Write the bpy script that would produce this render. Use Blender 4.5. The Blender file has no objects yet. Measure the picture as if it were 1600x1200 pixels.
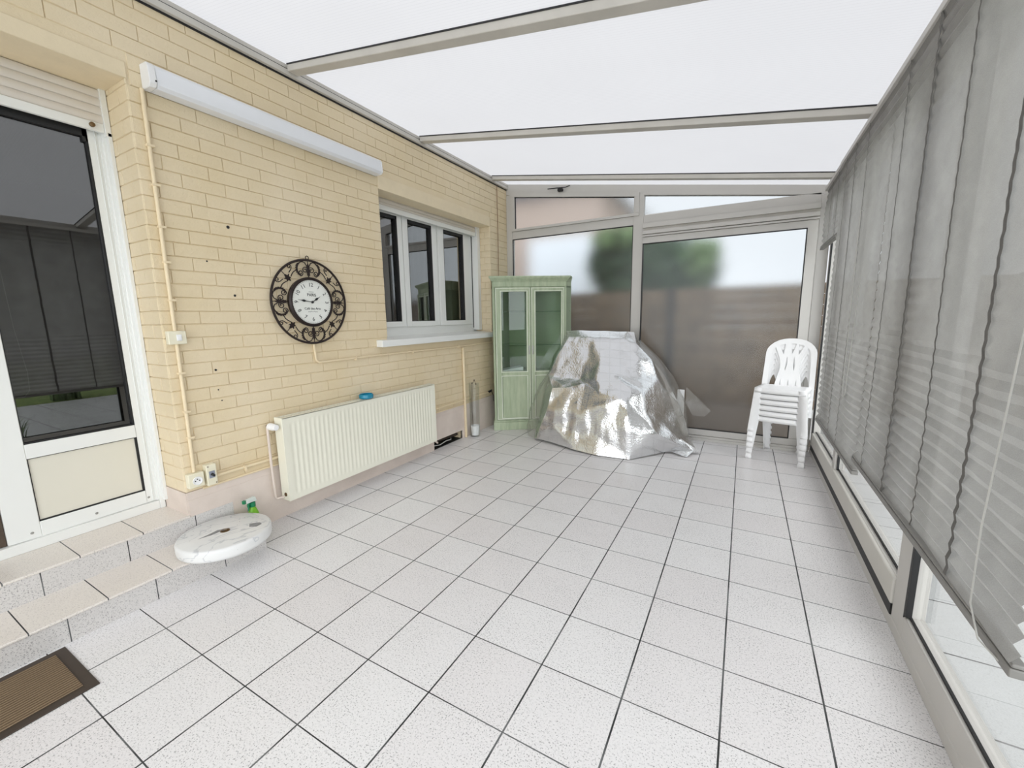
import bpy, bmesh, math, random
from mathutils import Vector, Matrix, noise
random.seed(7)
PI = math.pi
SC = bpy.context.scene
COL = SC.collection

# ------------------------------------------------------------------ camera
cam_d = bpy.data.cameras.new('camera')
cam_d.sensor_width = 36.0
cam_d.lens = 36.0 * 648.02 / 1600.0
cam_d.clip_start = 0.05
cam_d.clip_end = 300
cam = bpy.data.objects.new('camera', cam_d)
COL.objects.link(cam)
_r = Vector((0.87436335, 0.48502626, -0.01543551))
_u = Vector((-0.06354057, 0.14596367, 0.98724729))
_f = Vector((-0.48109388, 0.86223207, -0.15844413))
cam.matrix_world = Matrix(((_r.x, _u.x, -_f.x, 2.62596), (_r.y, _u.y, -_f.y, -0.72775),
                           (_r.z, _u.z, -_f.z, 1.42360), (0, 0, 0, 1)))
SC.camera = cam

# ------------------------------------------------------------------ sky, exposure
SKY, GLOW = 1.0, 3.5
world = bpy.data.worlds.new('sky')
SC.world = world
world.use_nodes = True
wn = world.node_tree
bg = wn.nodes['Background']
_tc = wn.nodes.new('ShaderNodeTexCoord')
_sep = wn.nodes.new('ShaderNodeSeparateXYZ')
_rmp = wn.nodes.new('ShaderNodeValToRGB')
wn.links.new(_tc.outputs['Generated'], _sep.inputs[0])
wn.links.new(_sep.outputs['Z'], _rmp.inputs[0])
_rmp.color_ramp.elements[0].position = 0.0
_rmp.color_ramp.elements[0].color = (0.90, 0.93, 0.97, 1)
_rmp.color_ramp.elements[1].position = 0.7
_rmp.color_ramp.elements[1].color = (0.96, 0.97, 0.985, 1)
wn.links.new(_rmp.outputs[0], bg.inputs['Color'])
# added sky glow, unseen low behind the viewer and right, lifting the room light
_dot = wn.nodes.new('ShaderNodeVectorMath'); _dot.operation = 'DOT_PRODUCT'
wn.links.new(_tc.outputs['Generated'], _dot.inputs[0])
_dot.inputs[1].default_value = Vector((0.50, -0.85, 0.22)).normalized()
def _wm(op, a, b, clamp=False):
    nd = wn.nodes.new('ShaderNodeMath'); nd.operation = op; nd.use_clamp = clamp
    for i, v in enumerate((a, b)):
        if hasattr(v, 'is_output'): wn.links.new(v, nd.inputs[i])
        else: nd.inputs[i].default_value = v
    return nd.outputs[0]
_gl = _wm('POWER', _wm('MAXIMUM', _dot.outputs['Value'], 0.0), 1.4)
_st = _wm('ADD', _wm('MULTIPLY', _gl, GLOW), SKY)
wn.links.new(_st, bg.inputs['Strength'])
SC.view_settings.view_transform = 'Standard'
SC.view_settings.look = 'None'
SC.view_settings.exposure = 0.07
SC.view_settings.gamma = 1.0
SC.view_settings.use_curve_mapping = False

# ------------------------------------------------------------------ helpers
def srgb(r, g, b):
    def c(v):
        v /= 255.0
        return v / 12.92 if v <= 0.04045 else ((v + 0.055) / 1.055) ** 2.4
    return (c(r), c(g), c(b), 1.0)

class NT:
    def __init__(s, name):
        s.m = bpy.data.materials.new(name)
        s.m.use_nodes = True
        s.t = s.m.node_tree
        s.t.nodes.clear()
        s.out = s.n('ShaderNodeOutputMaterial')
    def n(s, typ, **kw):
        nd = s.t.nodes.new(typ)
        for k, v in kw.items():
            if k.startswith('i_'):
                nd.inputs[k[2:].replace('_', ' ')].default_value = v
            else:
                setattr(nd, k, v)
        return nd
    def l(s, a, b):
        s.t.links.new(a, b)
    def math(s, op, a, b=None, clamp=False):
        nd = s.n('ShaderNodeMath', operation=op, use_clamp=clamp)
        for i, v in enumerate((a, b)):
            if v is None: continue
            if hasattr(v, 'is_output'): s.l(v, nd.inputs[i])
            else: nd.inputs[i].default_value = v
        return nd.outputs[0]
    def mix(s, fac, a, b):
        nd = s.n('ShaderNodeMix', data_type='RGBA')
        for sock, v in ((nd.inputs[0], fac), (nd.inputs[6], a), (nd.inputs[7], b)):
            if hasattr(v, 'is_output'): s.l(v, sock)
            else: sock.default_value = v
        return nd.outputs[2]
    def obj(s):
        return s.n('ShaderNodeTexCoord').outputs['Object']
    def noise(s, scale, detail=3, rough=0.5, vec=None):
        nd = s.n('ShaderNodeTexNoise')
        nd.inputs['Scale'].default_value = scale
        nd.inputs['Detail'].default_value = detail
        nd.inputs['Roughness'].default_value = rough
        s.l(vec if vec is not None else s.obj(), nd.inputs['Vector'])
        return nd.outputs['Fac']
    def ramp(s, fac, p0, c0, p1, c1):
        nd = s.n('ShaderNodeValToRGB')
        e = nd.color_ramp.elements
        e[0].position, e[0].color, e[1].position, e[1].color = p0, c0, p1, c1
        s.l(fac, nd.inputs[0])
        return nd.outputs[0]
    def bump(s, h, strength=0.3, dist=0.01):
        nd = s.n('ShaderNodeBump')
        nd.inputs['Strength'].default_value = strength
        nd.inputs['Distance'].default_value = dist
        s.l(h, nd.inputs['Height'])
        return nd.outputs[0]
    def pbr(s, color, rough=0.5, metal=0.0, normal=None, spec=0.5, **kw):
        p = s.n('ShaderNodeBsdfPrincipled')
        for sock, v in (('Base Color', color), ('Roughness', rough), ('Metallic', metal)):
            if hasattr(v, 'is_output'): s.l(v, p.inputs[sock])
            else: p.inputs[sock].default_value = v
        p.inputs['Specular IOR Level'].default_value = spec
        if normal is not None: s.l(normal, p.inputs['Normal'])
        for k, v in kw.items():
            p.inputs[k.replace('_', ' ')].default_value = v
        return p.outputs[0]
    def done(s, shader):
        s.l(shader, s.out.inputs['Surface'])
        return s.m

def mat_plain(name, col, rough=0.5, metal=0.0, var=0.06, scale=14, bump=0.0, bscale=120, spec=0.5):
    t = NT(name)
    f = t.noise(scale, 4)
    a = tuple(max(0, c * (1 - var)) for c in col[:3]) + (1,)
    b = tuple(min(1, c * (1 + var)) for c in col[:3]) + (1,)
    c = t.ramp(f, 0.3, a, 0.7, b)
    nm = t.bump(t.noise(bscale, 3), bump, 0.004) if bump else None
    return t.done(t.pbr(c, rough, metal, nm, spec))

def mat_tiles(name, tx, ty, hx, hy, base, tint, speck, axes=(0, 1), grout=(0.028, 0.029, 0.029, 1), off=(0, 0), rough=0.32):
    t = NT(name)
    sp = t.n('ShaderNodeSeparateXYZ')
    t.l(t.obj(), sp.inputs[0])
    X = t.math('ADD', sp.outputs[axes[0]], off[0])
    Y = t.math('ADD', sp.outputs[axes[1]], off[1])
    gx = t.math('DIVIDE', X, tx)
    gy = t.math('DIVIDE', Y, ty)
    def line(g, T, h):
        fr = t.math('FRACT', t.math('ADD', g, 0.5))
        d = t.math('MULTIPLY', t.math('ABSOLUTE', t.math('SUBTRACT', fr, 0.5)), T)
        return t.math('LESS_THAN', d, h)
    m = t.math('MAXIMUM', line(gx, tx, hx), line(gy, ty, hy))
    cmb = t.n('ShaderNodeCombineXYZ')
    t.l(t.math('FLOOR', gx), cmb.inputs[0]); t.l(t.math('FLOOR', gy), cmb.inputs[1])
    wnz = t.n('ShaderNodeTexWhiteNoise', noise_dimensions='3D')
    t.l(cmb.outputs[0], wnz.inputs['Vector'])
    col = t.mix(t.math('MULTIPLY', wnz.outputs['Value'], 0.8), base, tint)
    cloud = t.noise(3.0, 4)
    col = t.mix(t.math('MULTIPLY', cloud, 0.35), col, tint)
    n1 = t.noise(170, 2, 0.6)
    mask = t.math('ADD', t.math('MULTIPLY', t.noise(5, 2), 0.10), 0.0)
    s1 = t.math('GREATER_THAN', t.math('ADD', n1, mask), 0.665)
    col = t.mix(t.math('MULTIPLY', s1, 0.62), col, speck)
    n2 = t.noise(120, 3, 0.6)
    col = t.mix(t.math('MULTIPLY', t.ramp(n2, 0.5, (0, 0, 0, 1), 0.75, (1, 1, 1, 1)), 0.25), col, speck)
    gcol = t.mix(t.ramp(t.noise(4.5, 2), 0.46, (0, 0, 0, 1), 0.62, (1, 1, 1, 1)), grout, tuple(min(1, g * 5) for g in grout[:3]) + (1,))
    col = t.mix(m, col, gcol)
    rg = t.math('ADD', t.math('MULTIPLY', m, 0.4), rough)
    nm = t.bump(t.math('SUBTRACT', t.math('MULTIPLY', n1, 0.15), m), 0.35, 0.002)
    return t.done(t.pbr(col, rg, 0, nm, 0.4))

def both_sided_fresnel(t, ior=1.5):
    ge = t.n('ShaderNodeNewGeometry')
    fr = t.n('ShaderNodeFresnel')
    t.l(t.math('ADD', t.math('MULTIPLY', ge.outputs['Backfacing'], 1 / ior - ior), ior), fr.inputs['IOR'])
    return fr

def mat_glass(name, tint=(0.9, 0.95, 0.95, 1), boost=1.0, rough=0.0):
    t = NT(name)
    fr = both_sided_fresnel(t)
    fac = t.math('MULTIPLY', fr.outputs[0], boost, True)
    tr = t.n('ShaderNodeBsdfTransparent'); tr.inputs[0].default_value = tint
    gl = t.n('ShaderNodeBsdfGlossy'); gl.inputs['Roughness'].default_value = rough
    gl.inputs['Color'].default_value = (1, 1, 1, 1)
    mx = t.n('ShaderNodeMixShader')
    t.l(fac, mx.inputs[0]); t.l(tr.outputs[0], mx.inputs[1]); t.l(gl.outputs[0], mx.inputs[2])
    return t.done(mx.outputs[0])

M = {}
FLOOR_A, FLOOR_B, FLOOR_S = srgb(236, 235, 235), srgb(228, 224, 224), srgb(112, 110, 110)
M['floor'] = mat_tiles('floor_tiles', 0.33, 0.32295, 0.0033, 0.0022, FLOOR_A, FLOOR_B, FLOOR_S)
M['riser'] = mat_tiles('step_riser_tiles', 0.325, 9.0, 0.0022, 0.0, srgb(212, 209, 206), srgb(206, 202, 199), FLOOR_S, axes=(1, 2), off=(0.244, 2.0))  # same tile as the floor, colour darkened to paint in shade on the risers
M['tread'] = mat_tiles('step_tread_tiles', 0.256, 9.0, 0.0022, 0.0, srgb(232, 227, 219), srgb(226, 217, 209), srgb(178, 170, 164), axes=(1, 0), off=(0.105, 2.0))
M['patio'] = mat_tiles('patio_tiles', 0.42, 0.42, 0.004, 0.004, srgb(196, 197, 196), srgb(188, 190, 190), srgb(165, 166, 165), off=(0.1, 0.16), grout=(0.05, 0.05, 0.05, 1))
# painted brick
t = NT('cream_painted_brick')
cr = t.mix(t.ramp(t.noise(2.2, 4), 0.35, (0, 0, 0, 1), 0.7, (1, 1, 1, 1)), srgb(230, 214, 184), srgb(225, 207, 172))
cr = t.mix(t.math('MULTIPLY', t.ramp(t.noise(28, 4, 0.7), 0.62, (0, 0, 0, 1), 0.8, (1, 1, 1, 1)), 0.35), cr, srgb(220, 199, 160))
h = t.math('ADD', t.noise(60, 4, 0.6), t.math('MULTIPLY', t.noise(16, 2), 0.8))
M['brick'] = t.done(t.pbr(cr, 0.55, 0, t.bump(h, 0.55, 0.007), 0.35))
M['lintel'] = mat_plain('cream_painted_concrete', srgb(229, 213, 182), 0.6, var=0.03, bump=0.25, bscale=90)
t = NT('pinkish_plinth_render')
pc = t.mix(t.ramp(t.noise(4, 4), 0.35, (0, 0, 0, 1), 0.7, (1, 1, 1, 1)), srgb(224, 211, 201), srgb(210, 196, 186))
M['plinth'] = t.done(t.pbr(pc, 0.65, 0, t.bump(t.noise(70, 4), 0.4, 0.004), 0.3))
M['white_pvc'] = mat_plain('white_pvc', srgb(234, 235, 232), 0.35, var=0.015, scale=3)
M['offwhite_panel'] = mat_plain('off_white_panel', srgb(222, 218, 204), 0.4, var=0.02, scale=3)
M['shutter'] = mat_plain('shutter_pvc', srgb(220, 213, 204), 0.45, var=0.03, scale=6)
M['alu'] = mat_plain('painted_aluminium', srgb(198, 195, 190), 0.38, var=0.02, scale=5)
M['alu_dark'] = mat_plain('weathered_rafter_aluminium', srgb(198, 194, 186), 0.4, var=0.06, scale=5)
M['alu_beige'] = mat_plain('cream_sill_bar', srgb(208, 205, 198), 0.5, var=0.03, scale=5)
M['gasket'] = mat_plain('black_rubber', (0.012, 0.012, 0.013, 1), 0.55, var=0.1)
M['dark_room'] = mat_plain('darkened_indoor_walls', (0.10, 0.085, 0.07, 1), 0.9, var=0.1, scale=2)  # dark colour puts the gloom of the unlit rooms into the walls
M['wood_dark'] = mat_plain('dark_brown_wood', srgb(78, 64, 52), 0.5, var=0.2, scale=9)
M['pane_dark'] = mat_glass('house_double_glazing', (0.42, 0.44, 0.44, 1), 3.8)
M['pane'] = mat_glass('clear_glazing', (0.95, 0.955, 0.95, 1), 0.8)
M['cab_pane'] = mat_glass('cabinet_glass', (0.93, 0.97, 0.94, 1), 0.7)
M['vase_glass'] = mat_glass('vase_glass', (0.97, 0.98, 0.975, 1), 0.7)
# frosted glazing
t = NT('frosted_glazing')
g = t.n('ShaderNodeBsdfRefraction'); g.inputs['IOR'].default_value = 1.45; g.inputs['Roughness'].default_value = 0.20
g.inputs['Color'].default_value = (0.95, 0.97, 0.98, 1)
gl = t.n('ShaderNodeBsdfGlossy'); gl.inputs['Roughness'].default_value = 0.22
fr = both_sided_fresnel(t, 1.45)
bm_ = t.bump(t.noise(220, 2), 0.10, 0.002)
t.l(bm_, g.inputs['Normal'])
mx = t.n('ShaderNodeMixShader')
t.l(fr.outputs[0], mx.inputs[0]); t.l(g.outputs[0], mx.inputs[1]); t.l(gl.outputs[0], mx.inputs[2])
M['frosted'] = t.done(mx.outputs[0])
# translucent multiwall roof sheet, ribs running down the slope
t = NT('multiwall_roof_sheet')
sp = t.n('ShaderNodeSeparateXYZ'); t.l(t.obj(), sp.inputs[0])
rib = t.math('ABSOLUTE', t.math('SUBTRACT', t.math('FRACT', t.math('DIVIDE', sp.outputs[1], 0.020)), 0.5))
ribm = t.math('GREATER_THAN', rib, 0.43)
dirt = t.ramp(t.noise(1.3, 3), 0.35, (0, 0, 0, 1), 0.75, (1, 1, 1, 1))
c = t.mix(t.math('MULTIPLY', dirt, 0.5), (0.50, 0.50, 0.51, 1), (0.47, 0.47, 0.48, 1))
c = t.mix(t.math('MULTIPLY', ribm, 0.6), c, (0.40, 0.40, 0.41, 1))
tl = t.n('ShaderNodeBsdfTranslucent'); t.l(c, tl.inputs[0])
df = t.n('ShaderNodeBsdfDiffuse'); df.inputs[0].default_value = (0.85, 0.85, 0.86, 1)
mx = t.n('ShaderNodeMixShader'); mx.inputs[0].default_value = 0.25
t.l(tl.outputs[0], mx.inputs[1]); t.l(df.outputs[0], mx.inputs[2])
M['roof'] = t.done(mx.outputs[0])
# pleated blind cloth
t = NT('grey_pleated_cloth')
wv = t.noise(420, 2, 0.7)
st = t.noise(7, 3)
c = t.ramp(t.math('ADD', t.math('MULTIPLY', wv, 0.5), t.math('MULTIPLY', st, 0.5)), 0.35, (0.35, 0.342, 0.328, 1), 0.68, (0.47, 0.46, 0.445, 1))
df = t.n('ShaderNodeBsdfDiffuse'); t.l(c, df.inputs[0])
tl = t.n('ShaderNodeBsdfTranslucent'); t.l(c, tl.inputs[0])
tp = t.n('ShaderNodeBsdfTransparent'); tp.inputs[0].default_value = (0.9, 0.9, 0.92, 1)
mx = t.n('ShaderNodeMixShader'); mx.inputs[0].default_value = 0.45
t.l(df.outputs[0], mx.inputs[1]); t.l(tl.outputs[0], mx.inputs[2])
mx2 = t.n('ShaderNodeMixShader'); mx2.inputs[0].default_value = 0.10
t.l(mx.outputs[0], mx2.inputs[1]); t.l(tp.outputs[0], mx2.inputs[2])
M['blind'] = t.done(mx2.outputs[0])
M['blind_tape'] = mat_plain('dark_cord_slot', srgb(104, 102, 99), 0.8, var=0.15, scale=60)
M['blind_rail'] = mat_plain('blind_rail', srgb(132, 130, 126), 0.45, var=0.03)
M['cord'] = mat_plain('grey_cord', srgb(190, 189, 184), 0.7)
M['iron'] = mat_plain('dark_bronze_iron', srgb(40, 29, 26), 0.45, 0.3, var=0.2, scale=60)
M['dial'] = mat_plain('clock_paper', srgb(232, 233, 226), 0.5, var=0.02)
M['ink'] = mat_plain('grey_print', srgb(70, 72, 74), 0.6)
M['black'] = mat_plain('black_paint', (0.012, 0.012, 0.013, 1), 0.5)
M['radiator'] = mat_plain('cream_radiator_enamel', srgb(234, 232, 216), 0.3, var=0.012, scale=3)
M['ivory'] = mat_plain('ivory_plastic', srgb(232, 226, 202), 0.4, var=0.02)
M['cream_pipe'] = mat_plain('cream_painted_pipe', srgb(232, 214, 180), 0.5, var=0.03)
M['pink_pipe'] = mat_plain('pinkish_painted_pipe', srgb(216, 202, 192), 0.5, var=0.03)
M['brass'] = mat_plain('dull_brass', srgb(120, 98, 70), 0.4, 0.8)
M['white_plastic'] = mat_plain('white_plastic', srgb(238, 238, 238), 0.38, var=0.012, scale=4)
M['steel'] = mat_plain('dull_steel', srgb(170, 170, 166), 0.35, 0.9)
# marble
t = NT('white_veined_marble')
w1 = t.n('ShaderNodeTexNoise'); w1.inputs['Scale'].default_value = 3.2; w1.inputs['Detail'].default_value = 4; w1.inputs['Distortion'].default_value = 1.2
t.l(t.obj(), w1.inputs['Vector'])
vein = t.math('ABSOLUTE', t.math('SUBTRACT', w1.outputs['Fac'], 0.5))
vc = t.ramp(vein, 0.0, srgb(192, 194, 196), 0.014, srgb(228, 228, 226))
vc = t.mix(t.math('MULTIPLY', t.ramp(t.noise(4, 4), 0.45, (0, 0, 0, 1), 0.75, (1, 1, 1, 1)), 0.35), vc, srgb(200, 202, 204))
vc = t.mix(t.math('GREATER_THAN', t.noise(60, 1), 0.80), vc, srgb(140, 138, 135))
M['marble'] = t.done(t.pbr(vc, 0.28, 0, None, 0.5))
M['marble_chip'] = mat_plain('rough_grey_stone', srgb(140, 140, 140), 0.8, var=0.15, scale=40, bump=0.4)
# distressed sage paint
t = NT('sage_green_paint')
sc_ = t.n('ShaderNodeMapping'); sc_.inputs['Scale'].default_value = (9, 9, 1.2)
t.l(t.obj(), sc_.inputs[0])
gr = t.noise(3, 4, 0.6, sc_.outputs[0])
c = t.ramp(gr, 0.3, srgb(160, 174, 144), 0.72, srgb(188, 199, 171))
M['sage'] = t.done(t.pbr(c, 0.5, 0, None, 0.4))
M['sage_light'] = mat_plain('rubbed_pale_sage', srgb(226, 231, 216), 0.5, var=0.06, scale=20)
M['sage_dark'] = mat_plain('sage_cabinet_inside', srgb(152, 166, 140), 0.6, var=0.06, scale=4)
M['shelf_glass'] = mat_glass('green_edge_glass', (0.55, 0.72, 0.62, 1), 1.0)
M['paper'] = mat_plain('white_paper', srgb(226, 228, 230), 0.7, var=0.03)
# silver bubble foil
t = NT('silver_bubble_foil')
ob = t.obj()
vo = t.n('ShaderNodeTexVoronoi'); vo.inputs['Scale'].default_value = 70; t.l(ob, vo.inputs['Vector'])
sp = t.n('ShaderNodeSeparateXYZ'); t.l(ob, sp.inputs[0])
def _grid(v, T):
    d = t.math('ABSOLUTE', t.math('SUBTRACT', t.math('FRACT', t.math('DIVIDE', v, T)), 0.5))
    return t.math('LESS_THAN', d, 0.04)
gl_ = t.math('MAXIMUM', _grid(t.math('ADD', sp.outputs[0], t.math('MULTIPLY', sp.outputs[1], 0.3)), 0.115),
             _grid(t.math('ADD', sp.outputs[2], t.math('MULTIPLY', sp.outputs[1], 0.5)), 0.115))
hh = t.math('ADD', t.math('MULTIPLY', vo.outputs['Distance'], 0.35), t.math('ADD', t.math('MULTIPLY', t.noise(9, 3, 0.6, ob), 1.6), t.math('MULTIPLY', gl_, -0.35)))
fc = t.mix(t.math('MULTIPLY', gl_, 0.18), (0.78, 0.785, 0.79, 1), (0.52, 0.53, 0.54, 1))
M['foil'] = t.done(t.pbr(fc, 0.20, 1.0, t.bump(hh, 0.32, 0.012)))
# clear plastic sheeting
t = NT('clear_plastic_film')
fr = both_sided_fresnel(t)
bmp = t.bump(t.noise(9, 4, 0.6), 0.6, 0.03)
t.l(bmp, fr.inputs['Normal'])
tr = t.n('ShaderNodeBsdfTransparent'); tr.inputs[0].default_value = (0.90, 0.90, 0.88, 1)
gl = t.n('ShaderNodeBsdfGlossy'); gl.inputs['Roughness'].default_value = 0.14; t.l(bmp, gl.inputs['Normal'])
dfu = t.n('ShaderNodeBsdfDiffuse'); dfu.inputs[0].default_value = (0.75, 0.74, 0.70, 1)
a = t.n('ShaderNodeMixShader'); a.inputs[0].default_value = 0.13
t.l(tr.outputs[0], a.inputs[1]); t.l(dfu.outputs[0], a.inputs[2])
b = t.n('ShaderNodeMixShader')
t.l(t.math('MULTIPLY', fr.outputs[0], 1.3, True), b.inputs[0]); t.l(a.outputs[0], b.inputs[1]); t.l(gl.outputs[0], b.inputs[2])
M['film'] = t.done(b.outputs[0])
M['blue_glass'] = mat_plain('blue_glazed_glass', srgb(22, 128, 158), 0.12, var=0.1)
M['green_dark'] = mat_plain('dark_green_plastic', srgb(16, 120, 78), 0.35)
M['green_light'] = mat_plain('lime_green_plastic', srgb(122, 186, 44), 0.35)
M['clear_plastic'] = mat_plain('cloudy_white_plastic', srgb(216, 224, 218), 0.3)
# ribbed mat pile
t = NT('brown_ribbed_pile')
sp = t.n('ShaderNodeSeparateXYZ'); t.l(t.obj(), sp.inputs[0])
rb = t.math('SINE', t.math('MULTIPLY', sp.outputs[0], 2 * PI / 0.0155))
c = t.mix(t.math('ADD', t.math('MULTIPLY', rb, 0.5), 0.5), srgb(96, 80, 62), srgb(150, 130, 106))
c = t.mix(t.math('MULTIPLY', t.noise(160, 3, 0.7), 0.55), c, srgb(120, 104, 84))
M['mat_pile'] = t.done(t.pbr(c, 0.95, 0, t.bump(t.math('ADD', rb, t.noise(300, 2)), 0.6, 0.004), 0.1))
M['mat_edge'] = mat_plain('dark_brown_rubber', srgb(66, 56, 48), 0.6, var=0.08)
M['fence'] = mat_plain('brown_fence_boards', srgb(94, 80, 65), 0.8, var=0.35, scale=5)
M['fence_post'] = mat_plain('dark_fence_post', srgb(50, 46, 43), 0.8, var=0.1)
M['leaf'] = mat_plain('dark_foliage', srgb(58, 80, 56), 0.7, var=0.5, scale=3)
M['leaf_light'] = mat_plain('light_foliage', srgb(104, 126, 84), 0.7, var=0.4, scale=3)
M['bark'] = mat_plain('bark', srgb(80, 66, 54), 0.9, var=0.3)
M['pink_wall'] = mat_plain('pinkish_house_brick', srgb(150, 135, 125), 0.85, var=0.10, scale=6)
M['white_render'] = mat_plain('white_house_render', srgb(196, 200, 204), 0.8, var=0.03)
M['slate'] = mat_plain('slate_roof', srgb(74, 78, 86), 0.7, var=0.15)
M['lawn'] = mat_plain('lawn', srgb(104, 122, 58), 0.95, var=0.5, scale=9, bump=0.6, bscale=60)
M['gravel'] = mat_plain('dark_soil', srgb(88, 78, 68), 0.95, var=0.3, scale=40, bump=0.6)

class MB:
    def __init__(s):
        s.v, s.f, s.sm = [], [], []
    def add(s, vs, fs, smooth=False):
        o = len(s.v)
        s.v += [tuple(p) for p in vs]
        for f in fs:
            s.f.append(tuple(i + o for i in f)); s.sm.append(smooth)
    def box(s, x0, x1, y0, y1, z0, z1):
        if x0 > x1: x0, x1 = x1, x0
        if y0 > y1: y0, y1 = y1, y0
        if z0 > z1: z0, z1 = z1, z0
        s.add([(x0, y0, z0), (x1, y0, z0), (x1, y1, z0), (x0, y1, z0), (x0, y0, z1), (x1, y0, z1), (x1, y1, z1), (x0, y1, z1)],
              [(0, 3, 2, 1), (4, 5, 6, 7), (0, 1, 5, 4), (1, 2, 6, 5), (2, 3, 7, 6), (3, 0, 4, 7)])
        return s
    def hexa(s, p):
        s.add(p, [(0, 3, 2, 1), (4, 5, 6, 7), (0, 1, 5, 4), (1, 2, 6, 5), (2, 3, 7, 6), (3, 0, 4, 7)])
        return s
    def prism(s, poly, fn, a, b, smooth=False):
        """poly: 2-D ccw outline; fn(u,v,w) -> xyz; extruded from w=a to w=b"""
        n = len(poly)
        vs = [fn(u, v, a) for u, v in poly] + [fn(u, v, b) for u, v in poly]
        s.add(vs, [tuple(range(n))[::-1], tuple(range(n, 2 * n))])
        s.add(vs, [(i, (i + 1) % n, n + (i + 1) % n, n + i) for i in range(n)], smooth)
        return s
    def tube(s, path, r, n=8, cap=True, closed=False):
        P = [Vector(p) for p in path]
        m = len(P)
        rs = r if isinstance(r, (list, tuple)) else [r] * m
        vs = []
        up = None
        for i in range(m):
            if closed: d = P[(i + 1) % m] - P[i - 1]
            else: d = P[min(i + 1, m - 1)] - P[max(i - 1, 0)]
            d = d.normalized() if d.length > 1e-9 else Vector((0, 0, 1))
            if up is None:
                up = Vector((0, 0, 1)) if abs(d.z) < 0.9 else Vector((1, 0, 0))
            a = up - d * up.dot(d)
            if a.length < 1e-6: a = d.orthogonal()
            a.normalize(); up = a
            b = d.cross(a)
            for k in range(n):
                an = 2 * PI * k / n
                vs.append(P[i] + (a * math.cos(an) + b * math.sin(an)) * rs[i])
        fs = []
        for i in range(m if closed else m - 1):
            j = (i + 1) % m
            for k in range(n):
                l = (k + 1) % n
                fs.append((i * n + k, i * n + l, j * n + l, j * n + k))
        s.add(vs, fs, True)
        if cap and not closed:
            s.add(vs[:n], [tuple(range(n))[::-1]]); s.add(vs[-n:], [tuple(range(n))])
        return s
    def lathe(s, prof, n=32, fn=lambda x, y, z: (x, y, z), smooth=True, cap=True):
        vs = []
        for (r, z) in prof:
            for k in range(n):
                a = 2 * PI * k / n
                vs.append(fn(r * math.cos(a), r * math.sin(a), z))
        fs = []
        for i in range(len(prof) - 1):
            for k in range(n):
                l = (k + 1) % n
                fs.append((i * n + k, i * n + l, (i + 1) * n + l, (i + 1) * n + k))
        s.add(vs, fs, smooth)
        if cap and prof[0][0] > 1e-6: s.add(vs[:n], [tuple(range(n))[::-1]])
        if cap and prof[-1][0] > 1e-6: s.add(vs[-n:], [tuple(range(n))])
        return s
    def grid(s, fn, nu, nv, smooth=True):
        vs = [fn(i / nu, j / nv) for j in range(nv + 1) for i in range(nu + 1)]
        s.add(vs, [(j * (nu + 1) + i, j * (nu + 1) + i + 1, (j + 1) * (nu + 1) + i + 1, (j + 1) * (nu + 1) + i) for j in range(nv) for i in range(nu)], smooth)
        return s
    def build(s, name, mat, parent=None, bevel=0, weld=False, solid=0):
        me = bpy.data.meshes.new(name)
        me.from_pydata(s.v, [], s.f)
        me.polygons.foreach_set('use_smooth', [bool(q) for q in s.sm])
        if weld or bevel:
            bm = bmesh.new(); bm.from_mesh(me)
            bmesh.ops.remove_doubles(bm, verts=bm.verts, dist=1e-5)
            bmesh.ops.recalc_face_normals(bm, faces=bm.faces)
            bm.to_mesh(me); bm.free()
        me.set_sharp_from_angle(angle=math.radians(42))
        me.materials.append(mat)
        me.update()
        o = bpy.data.objects.new(name, me)
        COL.objects.link(o)
        if parent: o.parent = parent
        if solid:
            md = o.modifiers.new('thickness', 'SOLIDIFY'); md.thickness = solid; md.offset = 0
        if bevel:
            md = o.modifiers.new('bevel', 'BEVEL'); md.width = bevel; md.segments = 2; md.limit_method = 'ANGLE'
        return o

def tag(o, label, cat, group=None, kind=None):
    o['label'] = label; o['category'] = cat
    if group: o['group'] = group
    if kind: o['kind'] = kind
    return o
def thing(name, loc, label, cat, rot=(0, 0, 0), group=None, kind=None):
    o = bpy.data.objects.new(name, None)
    o.empty_display_size = 0.05
    COL.objects.link(o)
    o.location = loc; o.rotation_euler = rot
    return tag(o, label, cat, group, kind)
def lab(o, l):
    o['label'] = l
    return o

def copy_tree(o, parent=None):
    c = o.copy(); COL.objects.link(c)
    if parent: c.parent = parent
    for ch in list(o.children): copy_tree(ch, c)
    return c

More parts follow.
